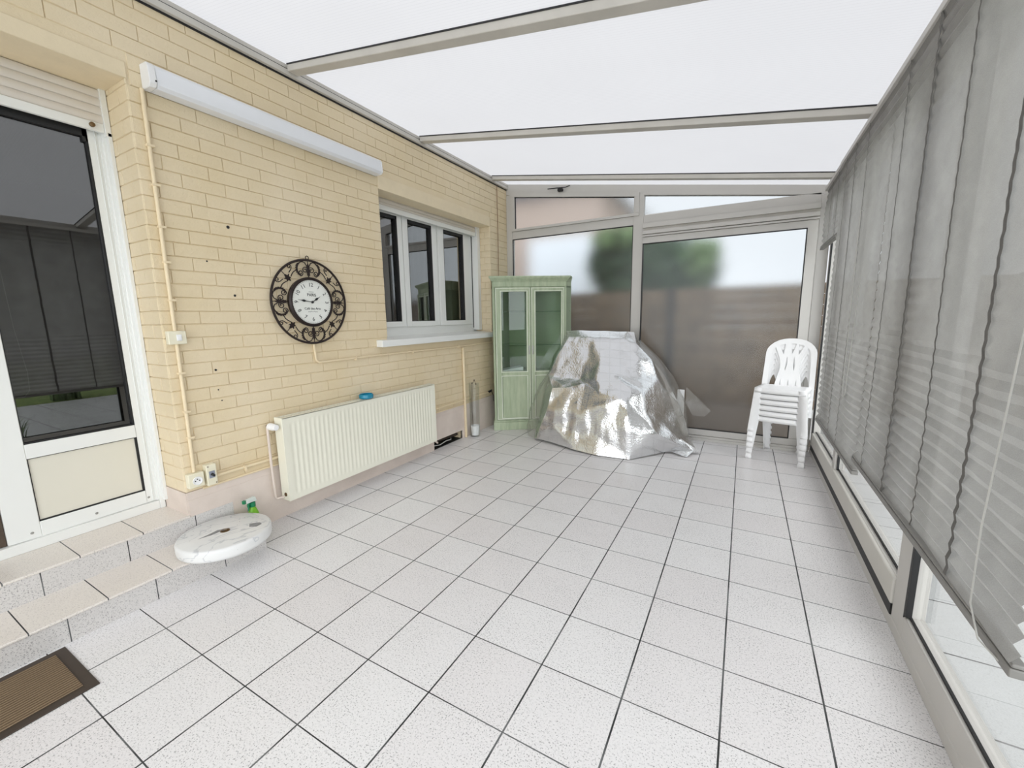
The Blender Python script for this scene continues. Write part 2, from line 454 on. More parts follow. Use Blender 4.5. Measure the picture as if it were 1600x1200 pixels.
def filled(name, mat, outlines, thick, parent=None, bend=None, bevel=0.0, subdiv=0):
    """flat shape with holes (even-odd), extruded by thick, in local XY"""
    cu = bpy.data.curves.new(name, 'CURVE'); cu.dimensions = '2D'; cu.fill_mode = 'BOTH'
    cu.extrude = thick / 2; cu.bevel_depth = bevel; cu.bevel_resolution = 1
    for pts in outlines:
        sp = cu.splines.new('POLY'); sp.points.add(len(pts) - 1)
        for p, (x, y) in zip(sp.points, pts): p.co = (x, y, 0, 1)
        sp.use_cyclic_u = True
    tmp = bpy.data.objects.new('tmp', cu); COL.objects.link(tmp)
    dg = bpy.context.evaluated_depsgraph_get(); dg.update()
    me = bpy.data.meshes.new_from_object(tmp.evaluated_get(dg))
    bpy.data.objects.remove(tmp); bpy.data.curves.remove(cu)
    me.name = name
    bm = bmesh.new(); bm.from_mesh(me)
    bmesh.ops.remove_doubles(bm, verts=bm.verts, dist=1e-6)
    if bend:
        bmesh.ops.triangulate(bm, faces=bm.faces)
        for _ in range(5):
            lg = [e for e in bm.edges if e.calc_length() > 0.03]
            if not lg: break
            bmesh.ops.subdivide_edges(bm, edges=lg, cuts=1)
            bmesh.ops.triangulate(bm, faces=bm.faces)
        for v in bm.verts: v.co = bend(v.co)
    bm.to_mesh(me); bm.free()
    me.materials.clear(); me.materials.append(mat)
    o = bpy.data.objects.new(name, me); COL.objects.link(o)
    if parent: o.parent = parent
    return o

def plate_with_holes(name, mat, outline, holes, thick, step, bend, parent):
    from mathutils.geometry import delaunay_2d_cdt
    def inside(p, poly):
        c = False
        for k in range(len(poly)):
            (x1, y1), (x2, y2) = poly[k - 1], poly[k]
            if (y1 > p[1]) != (y2 > p[1]) and p[0] < (x2 - x1) * (p[1] - y1) / (y2 - y1) + x1: c = not c
        return c
    pts, eds = [], []
    def ring(poly):
        o = len(pts)
        fine = []
        for k in range(len(poly)):
            a, b = Vector(poly[k - 1]), Vector(poly[k])
            m = max(1, int((b - a).length / step))
            fine += [a.lerp(b, t / m) for t in range(m)]
        pts.extend(fine)
        eds.extend([(o + k, o + (k + 1) % len(fine)) for k in range(len(fine))])
    ring(outline)
    for h_ in holes: ring(h_)
    xs = [p[0] for p in outline]; ys = [p[1] for p in outline]
    y = min(ys) + step / 2
    while y < max(ys):
        x = min(xs) + step / 2
        while x < max(xs):
            if inside((x, y), outline) and not any(inside((x, y), h_) for h_ in holes): pts.append(Vector((x, y)))
            x += step
        y += step
    vo, eo, fo_, _a, _b, _c = delaunay_2d_cdt(pts, eds, [], 0, 1e-5)
    tri = []
    for f in fo_:
        c = sum((vo[k] for k in f), Vector((0, 0))) / len(f)
        if inside(c, outline) and not any(inside(c, h_) for h_ in holes): tri.append(tuple(f))
    n = len(vo)
    vs = [bend(Vector((v.x, v.y, -thick / 2))) for v in vo] + [bend(Vector((v.x, v.y, thick / 2))) for v in vo]
    cnt = {}
    for f in tri:
        for k in range(3):
            e = (f[k - 1], f[k]); cnt[tuple(sorted(e))] = cnt.get(tuple(sorted(e)), []) + [e]
    mm = MB()
    mm.add(vs, [t[::-1] for t in tri] + [tuple(k + n for k in t) for t in tri])
    mm.add(vs, [(e[0][0], e[0][1], e[0][1] + n, e[0][0] + n) for e in cnt.values() if len(e) == 1])
    mm.sm = [True] * len(mm.sm)
    return mm.build(name, mat, parent, weld=True)

def text_mesh(items, name, mat, parent, thick=0.001):
    """items: (string, size, x, y, angle)"""
    bm = bmesh.new()
    for (s_, size, x, y, ang) in items:
        cu = bpy.data.curves.new('t', 'FONT'); cu.body = s_; cu.size = size
        cu.align_x = 'CENTER'; cu.align_y = 'CENTER'; cu.extrude = thick / 2
        tmp = bpy.data.objects.new('tmp', cu); COL.objects.link(tmp)
        dg = bpy.context.evaluated_depsgraph_get(); dg.update()
        me = bpy.data.meshes.new_from_object(tmp.evaluated_get(dg))
        me.transform(Matrix.Translation((x, y, 0)) @ Matrix.Rotation(ang, 4, 'Z'))
        bm.from_mesh(me)
        bpy.data.objects.remove(tmp); bpy.data.curves.remove(cu); bpy.data.meshes.remove(me)
    me = bpy.data.meshes.new(name); bm.to_mesh(me); bm.free()
    me.materials.append(mat)
    o = bpy.data.objects.new(name, me); COL.objects.link(o); o.parent = parent
    return o

XW = -0.257      # face of the brick wall
YB = 4.37        # back glazing
XR = 3.29        # foot of the right glazing
Y0 = -2.4        # behind the camera
def roof_z(x): return 3.165 - 0.158 * (x - XW)

# ================================================================== SETTING
m = MB(); m.box(-0.62, XR + 0.12, Y0, YB + 0.10, -0.12, 0.0)
# a gap below the plinth hole keeps the floor whole
tag(m.build('floor', M['floor']), 'speckled pale grey square floor tiles with dark joints', 'floor', kind='structure')

# ---- brick wall: backing, bricks laid course by course, reveals
DY1 = 0.385; DZ0, DZ1 = 0.265, 2.68           # door opening (runs out of frame on the near side)
DY0 = -1.15
WY0, WY1, WZ0, WZ1 = 2.085, 3.93, 1.175, 2.56  # window opening
WT = 3.12
m = MB()
xb = XW - 0.006
for (a, b, c, d) in ((Y0, DY0, 0, WT), (DY0, DY1, DZ1, WT), (DY0, DY1, 0, DZ0 - 0.02), (DY1, WY0, 0.10, WT), (WY0, WY1, 0.10, WZ0), (WY0, WY1, WZ1, WT), (WY1, YB + 0.1, 0.10, WT),
                     (DY1, 2.66, 0, 0.10), (3.19, YB + 0.1, 0, 0.10)):
    m.box(-0.62, xb, a, b, c, d)
CH, BL = 0.0775, 0.232
def brick(m, o, U, V, N, u0, u1, v0, v1, dep=0.011):
    j = lambda a: random.uniform(-a, a)
    out = 0.0055 + j(0.0010)
    g = 0.0009
    u0 += 0.0004 + j(0.0003); u1 -= 0.0004 + j(0.0003); v0 += g + j(0.0012); v1 -= g + j(0.0012)
    if u1 - u0 < 0.012 or v1 - v0 < 0.01: return
    c = 0.0042
    def P(u, v, n): return o + U * u + V * v + N * n
    b = [P(u0, v0, -0.002), P(u1, v0, -0.002), P(u1, v1, -0.002), P(u0, v1, -0.002)]
    cu = 0.0025
    f = [P(u0 + cu, v0 + c * 0.6 + abs(j(.0015)), out + j(.0004)), P(u1 - cu, v0 + c * 0.6 + abs(j(.0015)), out + j(.0004)), P(u1 - cu, v1 - c, out + j(.0004)), P(u0 + cu, v1 - c, out + j(.0004))]
    k = [P(u0, v0, out - c), P(u1, v0, out - c), P(u1, v1, out - c), P(u0, v1, out - c)]
    m.add(b + k + f, [(0, 1, 5, 4), (1, 2, 6, 5), (2, 3, 7, 6), (3, 0, 4, 7), (4, 5, 9, 8), (5, 6, 10, 9), (6, 7, 11, 10), (7, 4, 8, 11), (8, 9, 10, 11)])
Ux, Uy, Uz = Vector((1, 0, 0)), Vector((0, 1, 0)), Vector((0, 0, 1))
z = 0.405
k = 0
while z < WT - 0.02:
    z1 = min(z + CH, WT)
    runs = []
    lo, hi = -1.9, YB
    cuts = []
    if z < 2.755 - 0.01: cuts.append((DY0, DY1 if z < DZ1 - 0.03 else 0.40))
    if z1 > WZ0 - 0.04 and z < 2.68 - 0.01: cuts.append((WY0, WY1))
    cur = lo
    for a, b in cuts:
        runs.append((cur, a)); cur = b
    runs.append((cur, hi))
    for (a, b) in runs:
        if a < 0 and b < -1: continue
        off = (BL * 0.5 if k % 2 else 0.0) + (0.03 if k % 3 == 0 else 0)
        n0 = math.floor((a - off) / BL)
        y = n0 * BL + off
        while y < b:
            s0, s1 = max(y, a), min(y + BL, b)
            # course clipping under sill / lintels
            zz0, zz1 = z, z1
            if s1 - s0 > 0.005:
                brick(m, Vector((xb, 0, 0)), Uy, Uz, Ux, s0, s1, zz0, zz1)
            y += BL
    # door reveal (faces -y) and far window reveal
    if z < DZ1 - 0.01:
        zc = min(z1, DZ1)
        parts = [(-0.555, -0.46), (-0.46, XW - 0.002)] if k % 2 else [(-0.555, -0.36), (-0.36, XW - 0.002)]
        for a, b in parts: brick(m, Vector((0, DY1, 0)), Ux, Uz, -Uy, a, b, z, zc)
    if z1 > WZ0 + 0.06 and z < WZ1 - 0.01:
        zc0, zc1 = max(z, WZ0 + 0.085), min(z1, WZ1)
        parts = [(-0.49, -0.40), (-0.40, XW - 0.002)] if k % 2 else [(-0.49, -0.34), (-0.34, XW - 0.002)]
        for a, b in parts: brick(m, Vector((0, WY1, 0)), Ux, Uz, -Uy, a, b, zc0, zc1)
        for a, b in parts: brick(m, Vector((0, WY0, 0)), Ux, Uz, Uy, a, b, zc0, zc1)
    z = z1; k += 1
tag(m.build('wall_left', M['brick']), 'cream painted brick wall of the house', 'wall', kind='structure')
m = MB(); m.box(-0.55, XW + 0.001, DY0, DY1 + 0.006, DZ1 - 0.003, 2.757)
tag(m.build('trim_1', M['lintel'], bevel=0.004), 'smooth cream lintel over the glazed door', 'lintel', kind='structure')
m = MB(); m.box(-0.50, XW + 0.001, WY0 + 0.0005, WY1 - 0.0005, WZ1 - 0.003, 2.675)
tag(m.build('trim_2', M['lintel'], bevel=0.004), 'smooth cream lintel over the three-pane window', 'lintel', kind='structure')
# plinth
m = MB()
for a, b, c, d in ((DY1 - 0.004, 2.665, 0.0, 0.405), (2.665, 3.19, 0.10, 0.405), (3.19, 4.34, 0.0, 0.405)):
    m.box(XW - 0.02, XW + 0.004, a, b, c, d)
m.box(XW + 0.002, XW + 0.0065, DY1, 2.665, 0.0, 0.355)
m.box(XW + 0.002, XW + 0.0065, 2.665, 3.19, 0.10, 0.355)
m.box(XW + 0.002, XW + 0.0065, 3.19, 4.34, 0, 0.355)
m.box(-0.545, XW + 0.002, DY1 - 0.010, DY1 + 0.002, 0.262, 0.405)
tag(m.build('baseboard_left', M['plinth']), 'pinkish rendered plinth along the foot of the brick wall', 'plinth', kind='structure')
# dark hole under the plinth with pipes
m = MB(); m.box(-0.60, -0.595, 2.66, 3.19, 0, 0.10); m.box(-0.60, -0.262, 2.66, 3.19, -0.002, 0.002)
tag(m.build('trim_3', M['black']), 'black opening in the plinth beside the radiator', 'opening', kind='structure')

# ---- the tiled steps
m = MB()
m.box(-0.30, 0.046, -2.0, 0.645, 0.0, 0.118)
m.box(-0.555, -0.265, -2.0, DY1 - 0.002, 0.0, 0.252)
m.box(-0.27, -0.2475, -2.0, 0.622, 0.118, 0.2525)
st = tag(m.build('tiled_steps', M['riser']), 'two speckled grey tiled steps up to the glazed door', 'steps', kind='structure')
m = MB()
m.box(-0.26, 0.054, -2.0, 0.652, 0.118, 0.130)
m.box(-0.56, -0.2435, -2.0, DY1 - 0.004, 0.2525, 0.265)
m.build('tread', M['tread'], st, bevel=0.003)

# ---- door_1
d1 = thing('door_1', (-0.56, 0.05, 0.265), 'white glazed door with a cream lower panel at the top of the steps', 'door', kind='structure')
def dpart(name, mat, boxes, parent=d1, bevel=0.003):
    mm = MB()
    for bx in boxes: mm.box(bx[0] + 0.56, bx[1] + 0.56, bx[2] - 0.05, bx[3] - 0.05, bx[4] - 0.265, bx[5] - 0.265)
    return mm.build(name, mat, parent, bevel=bevel)
dpart('door_frame', M['white_pvc'], [(-0.60, -0.53, 0.345, 0.372, 0.265, 2.60), (-0.60, -0.545, DY0, 0.345, 2.58, 2.68)])
dpart('threshold', M['white_pvc'], [(-0.60, -0.535, DY0, 0.345, 0.265, 0.318)])
lf = dpart('door_leaf', M['white_pvc'], [(-0.60, -0.552, 0.29, 0.338, 0.32, 2.62), (-0.60, -0.552, -0.275, -0.157, 0.32, 2.62), (-0.60, -0.552, -0.157, 0.29, 0.32, 0.40), (-0.60, -0.552, -0.157, 0.29, 0.742, 0.818), (-0.60, -0.552, -0.157, 0.29, 2.53, 2.62)])
dpart('leaf_rebate', M['white_pvc'], [(-0.595, -0.545, 0.334, 0.346, 0.32, 2.6), (-0.59, -0.547, 0.318, 0.322, 0.33, 2.6)], lf, 0.001)
dpart('glass_pane', M['pane_dark'], [(-0.582, -0.576, -0.157, 0.29, 0.818, 2.53)], lf, 0)
dpart('glazing_seal', M['gasket'], [(-0.58, -0.556, 0.283, 0.2905, 0.818, 2.53), (-0.58, -0.556, -0.158, -0.153, 0.818, 2.53), (-0.58, -0.556, -0.157, 0.29, 0.816, 0.824), (-0.58, -0.556, 0.270, 0.290, 2.40, 2.53), (-0.58, -0.556, -0.157, 0.29, 2.425, 2.53),
      (-0.58, -0.556, 0.279, 0.2905, 0.40, 0.742), (-0.58, -0.556, -0.158, -0.153, 0.40, 0.742), (-0.58, -0.556, -0.157, 0.29, 0.40, 0.408), (-0.58, -0.556, -0.157, 0.29, 0.739, 0.742)], lf, 0)
dpart('lower_panel', M['offwhite_panel'], [(-0.59, -0.562, -0.153, 0.279, 0.408, 0.739)], lf, 0)
mm = MB()
for yy in (-0.19, 0.06, 0.30):
    mm.lathe([(0.0, 0.003), (0.006, 0.002), (0.007, 0)], 12, lambda x, y, z_, yy=yy: (z_ + 0.56 - 0.552, yy - 0.05 + x, 0.352 - 0.265 + y))
mm.build('drain_cap', M['steel'], lf)
dpart('side_pane', M['wood_dark'], [(-0.60, -0.565, DY0, -0.276, 0.32, 2.62)], d1)
dpart('frame_seal', M['gasket'], [(-0.56, -0.534, 0.372, 0.378, 0.265, 2.60)], d1, 0)
dpart('shutter_guide', M['white_pvc'], [(-0.565, -0.50, 0.352, 0.378, 2.44, 2.68), (-0.545, -0.50, 0.36, 0.3785, 0.32, 2.46)], d1, 0.002)

def shutter(name, xf, y0, y1, z0, z1, n, label, cat='roller shutter', screw=None):
    root = thing(name, (xf, (y0 + y1) / 2, z0), label, cat)
    w = (y1 - y0) / 2; hh = z1 - z0; bb = 0.045
    mm = MB()
    sl = (hh - bb) / n
    for i in range(n):
        a = bb + i * sl
        prof = [(-0.012, a + 0.002), (0.0, a + 0.002), (0.004, a + sl * 0.3), (0.004, a + sl * 0.75), (0.0, a + sl - 0.003), (-0.012, a + sl - 0.003)]
        mm.prism(prof, lambda u, v, t_: (u, t_, v), w, -w)
    mm.box(-0.012, -0.004, -w, w, bb, hh)
    mm.build('slat_curtain', M['shutter'], root)
    mm = MB(); mm.box(-0.014, 0.008, -w, w, 0, bb)
    e = mm.build('bottom_bar', M['white_pvc'], root, bevel=0.003)
    if screw:
        mm = MB(); mm.lathe([(0.012, 0), (0.012, 0.012), (0.006, 0.016), (0, 0.016)], 12, lambda x, y, z_: (0.008 + z_, screw + x, 0.025 + y))
        mm.build('stop_button', M['brass'], e)
    return root
shutter('roller_shutter', -0.515, DY0, 0.352, 2.455, 2.675, 4, 'grey-white roller shutter half lowered above the glazed door', screw=0.70)
shutter('roller_shutter', -0.435, WY0 + 0.01, WY1 - 0.075, 2.445, 2.585, 3, 'white roller shutter rolled nearly up above the three-pane window')

# ---- window_1 (house window, three sashes)
w1 = thing('window_1', (-0.5, 3.0, 1.26), 'white three-pane window in the brick wall', 'window', kind='structure')
def wpart(name, mat, boxes, parent=w1, bevel=0.003):
    mm = MB()
    for bx in boxes: mm.box(bx[0] + 0.5, bx[1] + 0.5, bx[2] - 3.0, bx[3] - 3.0, bx[4] - 1.26, bx[5] - 1.26)
    return mm.build(name, mat, parent, bevel=bevel)
wpart('outer_frame', M['white_pvc'], [(-0.56, -0.50, WY0, WY1, 1.235, 1.345), (-0.56, -0.50, WY0, 2.15, 1.345, 2.56), (-0.56, -0.50, 3.73, 3.86, 1.345, 2.56), (-0.56, -0.50, WY0, WY1, 2.50, 2.56), (-0.56, -0.505, 2.585, 2.615, 1.3, 2.5), (-0.56, -0.505, 3.13, 3.19, 1.3, 2.5)])
wpart('shutter_guide', M['white_pvc'], [(-0.50, -0.41, 3.862, 3.925, 1.27, 2.56), (-0.50, -0.41, WY0 + 0.004, WY0 + 0.05, 1.27, 2.56)])
wpart('frame_seal', M['gasket'], [(-0.502, -0.494, 3.852, 3.863, 1.30, 2.45)], w1, 0)
for i, (a, b) in enumerate(((2.20, 2.53), (2.68, 3.06), (3.27, 3.66))):
    oa, ob_ = ((2.145, 2.595), (2.605, 3.14), (3.175, 3.735))[i]
    s = wpart('sash', M['white_pvc'], [(-0.55, -0.485, oa, a, 1.345, 2.5), (-0.55, -0.485, b, ob_, 1.345, 2.5), (-0.55, -0.485, a, b, 1.345, 1.40), (-0.55, -0.485, a, b, 2.44, 2.5)])
    wpart('glass_pane', M['pane_dark'], [(-0.522, -0.517, a, b, 1.40, 2.44)], s, 0)
    wpart('glazing_seal', M['gasket'], [(-0.52, -0.486, a - 0.002, a + 0.006, 1.40, 2.44), (-0.52, -0.486, b - 0.018, b + 0.002, 1.40, 2.44), (-0.52, -0.486, a, b, 1.398, 1.405), (-0.52, -0.486, a, b, 2.41, 2.44)], s, 0)
mm = MB(); 
prof = [(-0.50, 1.255), (-0.185, 1.236), (-0.185, 1.178), (-0.50, 1.178)]
mm.prism(prof, lambda u, v, t_: (u + 0.5, t_ - 3.0, v - 1.26), WY0 - 0.13, WY1 + 0.06)
mm.build('window_sill', M['white_pvc'], w1, bevel=0.005)

# dim rooms inside the house, so the panes have something behind them
m = MB()
m.box(-3.6, -3.55, Y0, 4.6, 0.2, 2.8); m.box(-3.6, -0.62, Y0 - 0.05, Y0, 0.2, 2.8); m.box(-3.6, -0.62, 4.6, 4.65, 0.2, 2.8)
m.box(-3.6, -0.62, Y0, 4.6, 2.78, 2.83); m.box(-3.6, -0.62, Y0, 4.6, 0.15, 0.22); m.box(-3.6, -0.62, 1.3, 1.36, 0.2, 2.8)
m.box(-0.64, -0.615, -2.4, DY0, 0, 2.8)
tag(m.build('wall_house', M['dark_room']), 'dim unlit rooms behind the house door and window', 'wall', kind='structure')
# curtain edge seen through the right-hand sash
m = MB()
m.grid(lambda u, v: (-0.80 + 0.018 * math.sin(u * 34), 2.96 + 0.5 * u, 1.2 + 1.35 * v), 40, 4)
tag(m.build('curtain', mat_plain('brown_curtain', srgb(112, 92, 72), 0.9, var=0.15)), 'brown curtain hanging behind the right pane of the brick wall window', 'curtain')

# ---- roof: sheets, rafters, wall rail
def slab(m, x0, x1, y0, y1, dz0, dz1):
    m.hexa([(x0, y0, roof_z(x0) + dz0), (x1, y0, roof_z(x1) + dz0), (x1, y1, roof_z(x1) + dz0), (x0, y1, roof_z(x0) + dz0),
            (x0, y0, roof_z(x0) + dz1), (x1, y0, roof_z(x1) + dz1), (x1, y1, roof_z(x1) + dz1), (x0, y1, roof_z(x0) + dz1)])
m = MB()
m.grid(lambda u, v: (XW - 0.02 + u * (XR + 0.30 - XW + 0.02), Y0 + v * (YB + 0.2 - Y0), roof_z(XW - 0.02 + u * (XR + 0.30 - XW + 0.02)) + 0.006), 2, 2, False)
tag(m.build('ceiling', M['roof']), 'sloping translucent white ribbed roof sheets', 'roof', kind='structure')
for i, yc in enumerate((-1.37, -0.03, 1.33, 2.672, 3.992)):
    m = MB()
    wd = 0.038 if i < 4 else 0.034
    slab(m, XW + 0.03, XR + 0.06, yc - wd, yc + wd, -0.045, 0.0)
    r_ = tag(m.build('rafter', M['alu_dark'], bevel=0.004), ['aluminium roof rafter behind the viewer', 'aluminium roof rafter just above the viewer', 'aluminium roof rafter nearest the viewer, above the long wall lamp', 'aluminium roof rafter in the middle, above the brick wall window', 'aluminium roof rafter nearest the back glazing'][i], 'rafter', 'roof rafters', 'structure')
    m = MB(); slab(m, XW + 0.03, XR + 0.06, yc - wd - 0.004, yc - wd + 0.004, -0.004, 0.004)
    m.build('rafter_gasket', M['gasket'], r_)
m = MB()
m.box(XW - 0.02, XW + 0.030, Y0, YB, 3.095, 3.130); m.box(XW - 0.02, XW + 0.018, Y0, YB, 3.135, 3.165)
tag(m.build('trim_4', M['alu_dark'], bevel=0.003), 'beige aluminium rail where the roof meets the brick wall', 'rail', kind='structure')
m = MB(); m.box(XW - 0.015, XW + 0.022, Y0, YB, 3.128, 3.137); m.box(XW, XW + 0.006, Y0, YB, 3.084, 3.095)
tag(m.build('trim_5', M['gasket']), 'black seal along the roof rail on the brick wall', 'seal', kind='structure')
# eave beam on the right
m = MB(); m.box(XR - 0.02, XR + 0.09, Y0, YB + 0.08, 2.50, 2.595)
tag(m.build('trim_6', M['alu'], bevel=0.004), 'eave beam over the right-hand glazing', 'beam', kind='structure')

# ---- back glazing
def bk(name, mat, quads, label=None, cat=None, parent=None, y0=YB - 0.0, y1=YB + 0.06, bevel=0.003, kind='structure'):
    mm = MB()
    for q in quads:
        if len(q) == 4 and not isinstance(q[0], tuple): q = [(q[0], q[2]), (q[1], q[2]), (q[1], q[3]), (q[0], q[3])]
        mm.prism(q, lambda u, v, w: (u, w, v), y1, y0)
    o = mm.build(name, mat, parent, bevel=bevel)
    if label: tag(o, label, cat, kind=kind)
    return o
def tz(x): return 3.112 - 0.1590 * (x - XW)      # top line of the glazing
wb = bk('wall_back', M['alu'], [
    [(XW, tz(XW) - 0.085), (XR + 0.06, tz(XR + 0.06) - 0.030), (XR + 0.06, roof_z(XR + 0.06)), (XW, roof_z(XW))],
    (-0.172, 1.428, 2.455, 2.552), (1.542, 3.19, 2.455, 2.552), (-0.172, 1.428, 0.0, 0.13)],
    'grey aluminium frame of the frosted back glazing', 'glazing frame', y0=YB - 0.01)
bk('post', M['alu'], [(XW, -0.172, 0.0, 3.02)], parent=wb, y0=YB - 0.013, y1=YB + 0.061)
bk('post', M['alu'], [(1.428, 1.542, 0.0, 2.78)], parent=wb, y0=YB - 0.013, y1=YB + 0.061)
bk('post', M['alu'], [(3.19, 3.285, 0.0, 2.535)], parent=wb, y0=YB - 0.013, y1=YB + 0.061)
w2 = bk('window_2', M['alu'], [[(-0.172, 2.583), (-0.125, 2.583), (-0.125, 2.983), (-0.172, 2.989)], [(1.44, 2.583), (1.49, 2.583), (1.49, 2.757), (1.44, 2.763)],
    [(-0.172, 2.553), (1.49, 2.553), (1.49, 2.582), (-0.172, 2.582)], [(-0.172, 2.99), (1.49, 2.757), (1.49, 2.805), (-0.172, 3.045)]], 'slanted top vent window with frosted glass at the upper left of the back glazing', 'window', y0=YB - 0.03, y1=YB + 0.02)
m = MB(); m.prism([(-0.13, 2.575), (1.44, 2.575), (1.44, 2.775), (-0.13, 3.0)], lambda u, v, w: (u, w, v), YB + 0.012, YB + 0.004)
m.build('glass_pane', M['frosted'], w2)
bk('glazing_seal', M['gasket'], [[(-0.125, 2.986), (1.435, 2.764), (1.435, 2.756), (-0.125, 2.978)], (-0.128, -0.118, 2.582, 2.98)], parent=w2, y0=YB - 0.012, y1=YB + 0.004, bevel=0)
# vent handle
m = MB()
m.tube([(0.36, YB - 0.045, 3.005), (0.60, YB - 0.045, 2.99), (0.66, YB - 0.05, 3.0)], 0.006, 6)
m.box(0.50, 0.56, YB - 0.06, YB - 0.02, 2.955, 2.985)
lab(m.build('vent_latch', M['black'], w2), 'black latch')
m = MB(); m.tube([(-0.172, YB - 0.035, 3.062), (0.62, YB - 0.035, 2.945 + 0.01)], 0.005, 6)
w3 = MB(); w3.prism([(1.55, 2.56), (3.19, 2.552), (3.19, 2.556), (1.55, 2.80)], lambda u, v, w: (u, w, v), YB + 0.012, YB + 0.004)
tag(w3.build('window_3', M['frosted']), 'frosted wedge-shaped pane at the upper right of the back glazing', 'window', kind='structure')
m = MB(); m.prism([(-0.175, 0.12), (1.435, 0.12), (1.435, 2.46), (-0.175, 2.46)], lambda u, v, w: (u, w, v), YB + 0.012, YB + 0.004)
w4 = tag(m.build('window_4', M['frosted']), 'tall fixed frosted pane behind the green cabinet', 'window', kind='structure')
bk('glazing_seal', M['gasket'], [(-0.172, -0.162, 0.13, 2.45), (1.420, 1.428, 0.13, 2.45), (-0.172, 1.428, 2.445, 2.455)], parent=w4, y0=YB - 0.008, y1=YB + 0.003, bevel=0)
# sliding door
d2 = bk('door_2', M['alu'], [(1.542, 3.19, 0.055, 0.128), (1.542, 3.185, 2.235, 2.305), (3.10, 3.185, 0.128, 2.235), (1.543, 1.553, 0.128, 2.235)], 'frosted sliding door leaf in the back glazing', 'door', y0=YB - 0.035, y1=YB + 0.01)
m = MB(); m.prism([(1.553, 0.125), (3.11, 0.125), (3.11, 2.24), (1.553, 2.24)], lambda u, v, w: (u, w, v), YB - 0.004, YB - 0.012)
m.build('glass_pane', M['frosted'], d2)
bk('glazing_seal', M['gasket'], [(1.545, 1.556, 0.128, 2.235), (3.094, 3.102, 0.128, 2.235), (1.55, 3.10, 2.228, 2.236), (1.55, 3.10, 0.126, 0.133)], parent=d2, y0=YB - 0.037, y1=YB - 0.01, bevel=0)
bk('head_track', M['alu'], [(1.542, 3.19, 2.405, 2.456), (1.542, 3.19, 2.335, 2.375), (1.542, 3.19, 2.308, 2.325)], parent=d2, y0=YB - 0.05, y1=YB + 0.0, bevel=0.002)
bk('head_recess', M['alu_dark'], [(1.542, 3.19, 2.30, 2.456)], parent=d2, y0=YB - 0.018, y1=YB + 0.0, bevel=0)
bk('floor_track', M['alu'], [(1.542, 3.19, 0.0, 0.028)], parent=d2, y0=YB - 0.065, y1=YB + 0.02, bevel=0.002)
bk('floor_track', M['alu'], [(1.542, 3.19, 0.028, 0.052)], parent=d2, y0=YB - 0.045, y1=YB + 0.02, bevel=0.002)
m = MB(); m.box(3.13, 3.175, YB - 0.046, YB - 0.034, 1.06, 1.12); m.box(3.137, 3.168, YB - 0.048, YB - 0.044, 1.10, 1.112)
m.build('finger_pull', M['alu_dark'], d2, bevel=0.002)

# ---- right glazing: bottom frame, mullions, panes
m = MB()
m.box(XR, XR + 0.075, Y0, YB, 0.0, 0.055)
m.box(XR + 0.012, XR + 0.07, 1.60, YB, 0.055, 0.235)
for a, b in ((1.44, 1.59), (3.12, 3.20), (4.26, 4.37), (-0.42, -0.27)):
    m.box(XR + 0.004, XR + 0.07, a, b, 0.0, 2.5)
m.box(XR + 0.002, XR + 0.07, Y0, 1.44, 0.0, 0.155)
m.box(XR + 0.01, XR + 0.07, Y0, YB, 2.40, 2.5)
wr = tag(m.build('wall_right', M['alu'], bevel=0.004), 'grey aluminium frame of the right-hand glazing', 'glazing frame', kind='structure')
m = MB()
m.box(XR - 0.004, XR + 0.03, 1.595, 4.26, 0.108, 0.232)
lab(m.build('sill_bar', M['alu_beige'], wr, bevel=0.006), 'cream sill bar')
m = MB()
m.box(XR - 0.001, XR + 0.013, 1.595, 4.26, 0.056, 0.110)  # black strip painted in for the shaded recess below the sill bar
m.box(XR - 0.0005, XR + 0.02, 1.437, 1.441, 0.15, 2.4); m.box(XR - 0.001, XR + 0.02, 1.417, 1.437, 0.164, 2.4)
m.box(XR + 0.016, XR + 0.024, Y0, 1.437, 0.155, 0.164)
m.box(XR + 0.02, XR + 0.034, 3.105, 3.12, 0.235, 2.4); m.box(XR + 0.030, XR + 0.036, 1.60, 4.26, 0.235, 0.246)
m.box(XR - 0.001, XR + 0.01, 4.255, 4.285, 0.05, 2.4)
m.build('glazing_seal', M['gasket'], wr)
for i, (a, b, z0) in enumerate(((-0.27, 1.44, 0.155), (1.59, 3.12, 0.235), (3.20, 4.26, 0.235), (Y0, -0.42, 0.155))):
    m = MB(); m.box(XR + 0.038, XR + 0.044, a, b, z0, 2.42)
    m_ = ['clear pane of the right-hand glazing nearest the viewer', 'clear pane of the right-hand glazing behind the middle of the blinds', 'clear pane of the right-hand glazing behind the chair stack', 'clear pane of the right-hand glazing out of view'][i]
    tag(m.build('window_%d' % (5 + i), M['pane']), m_, 'window', kind='structure')
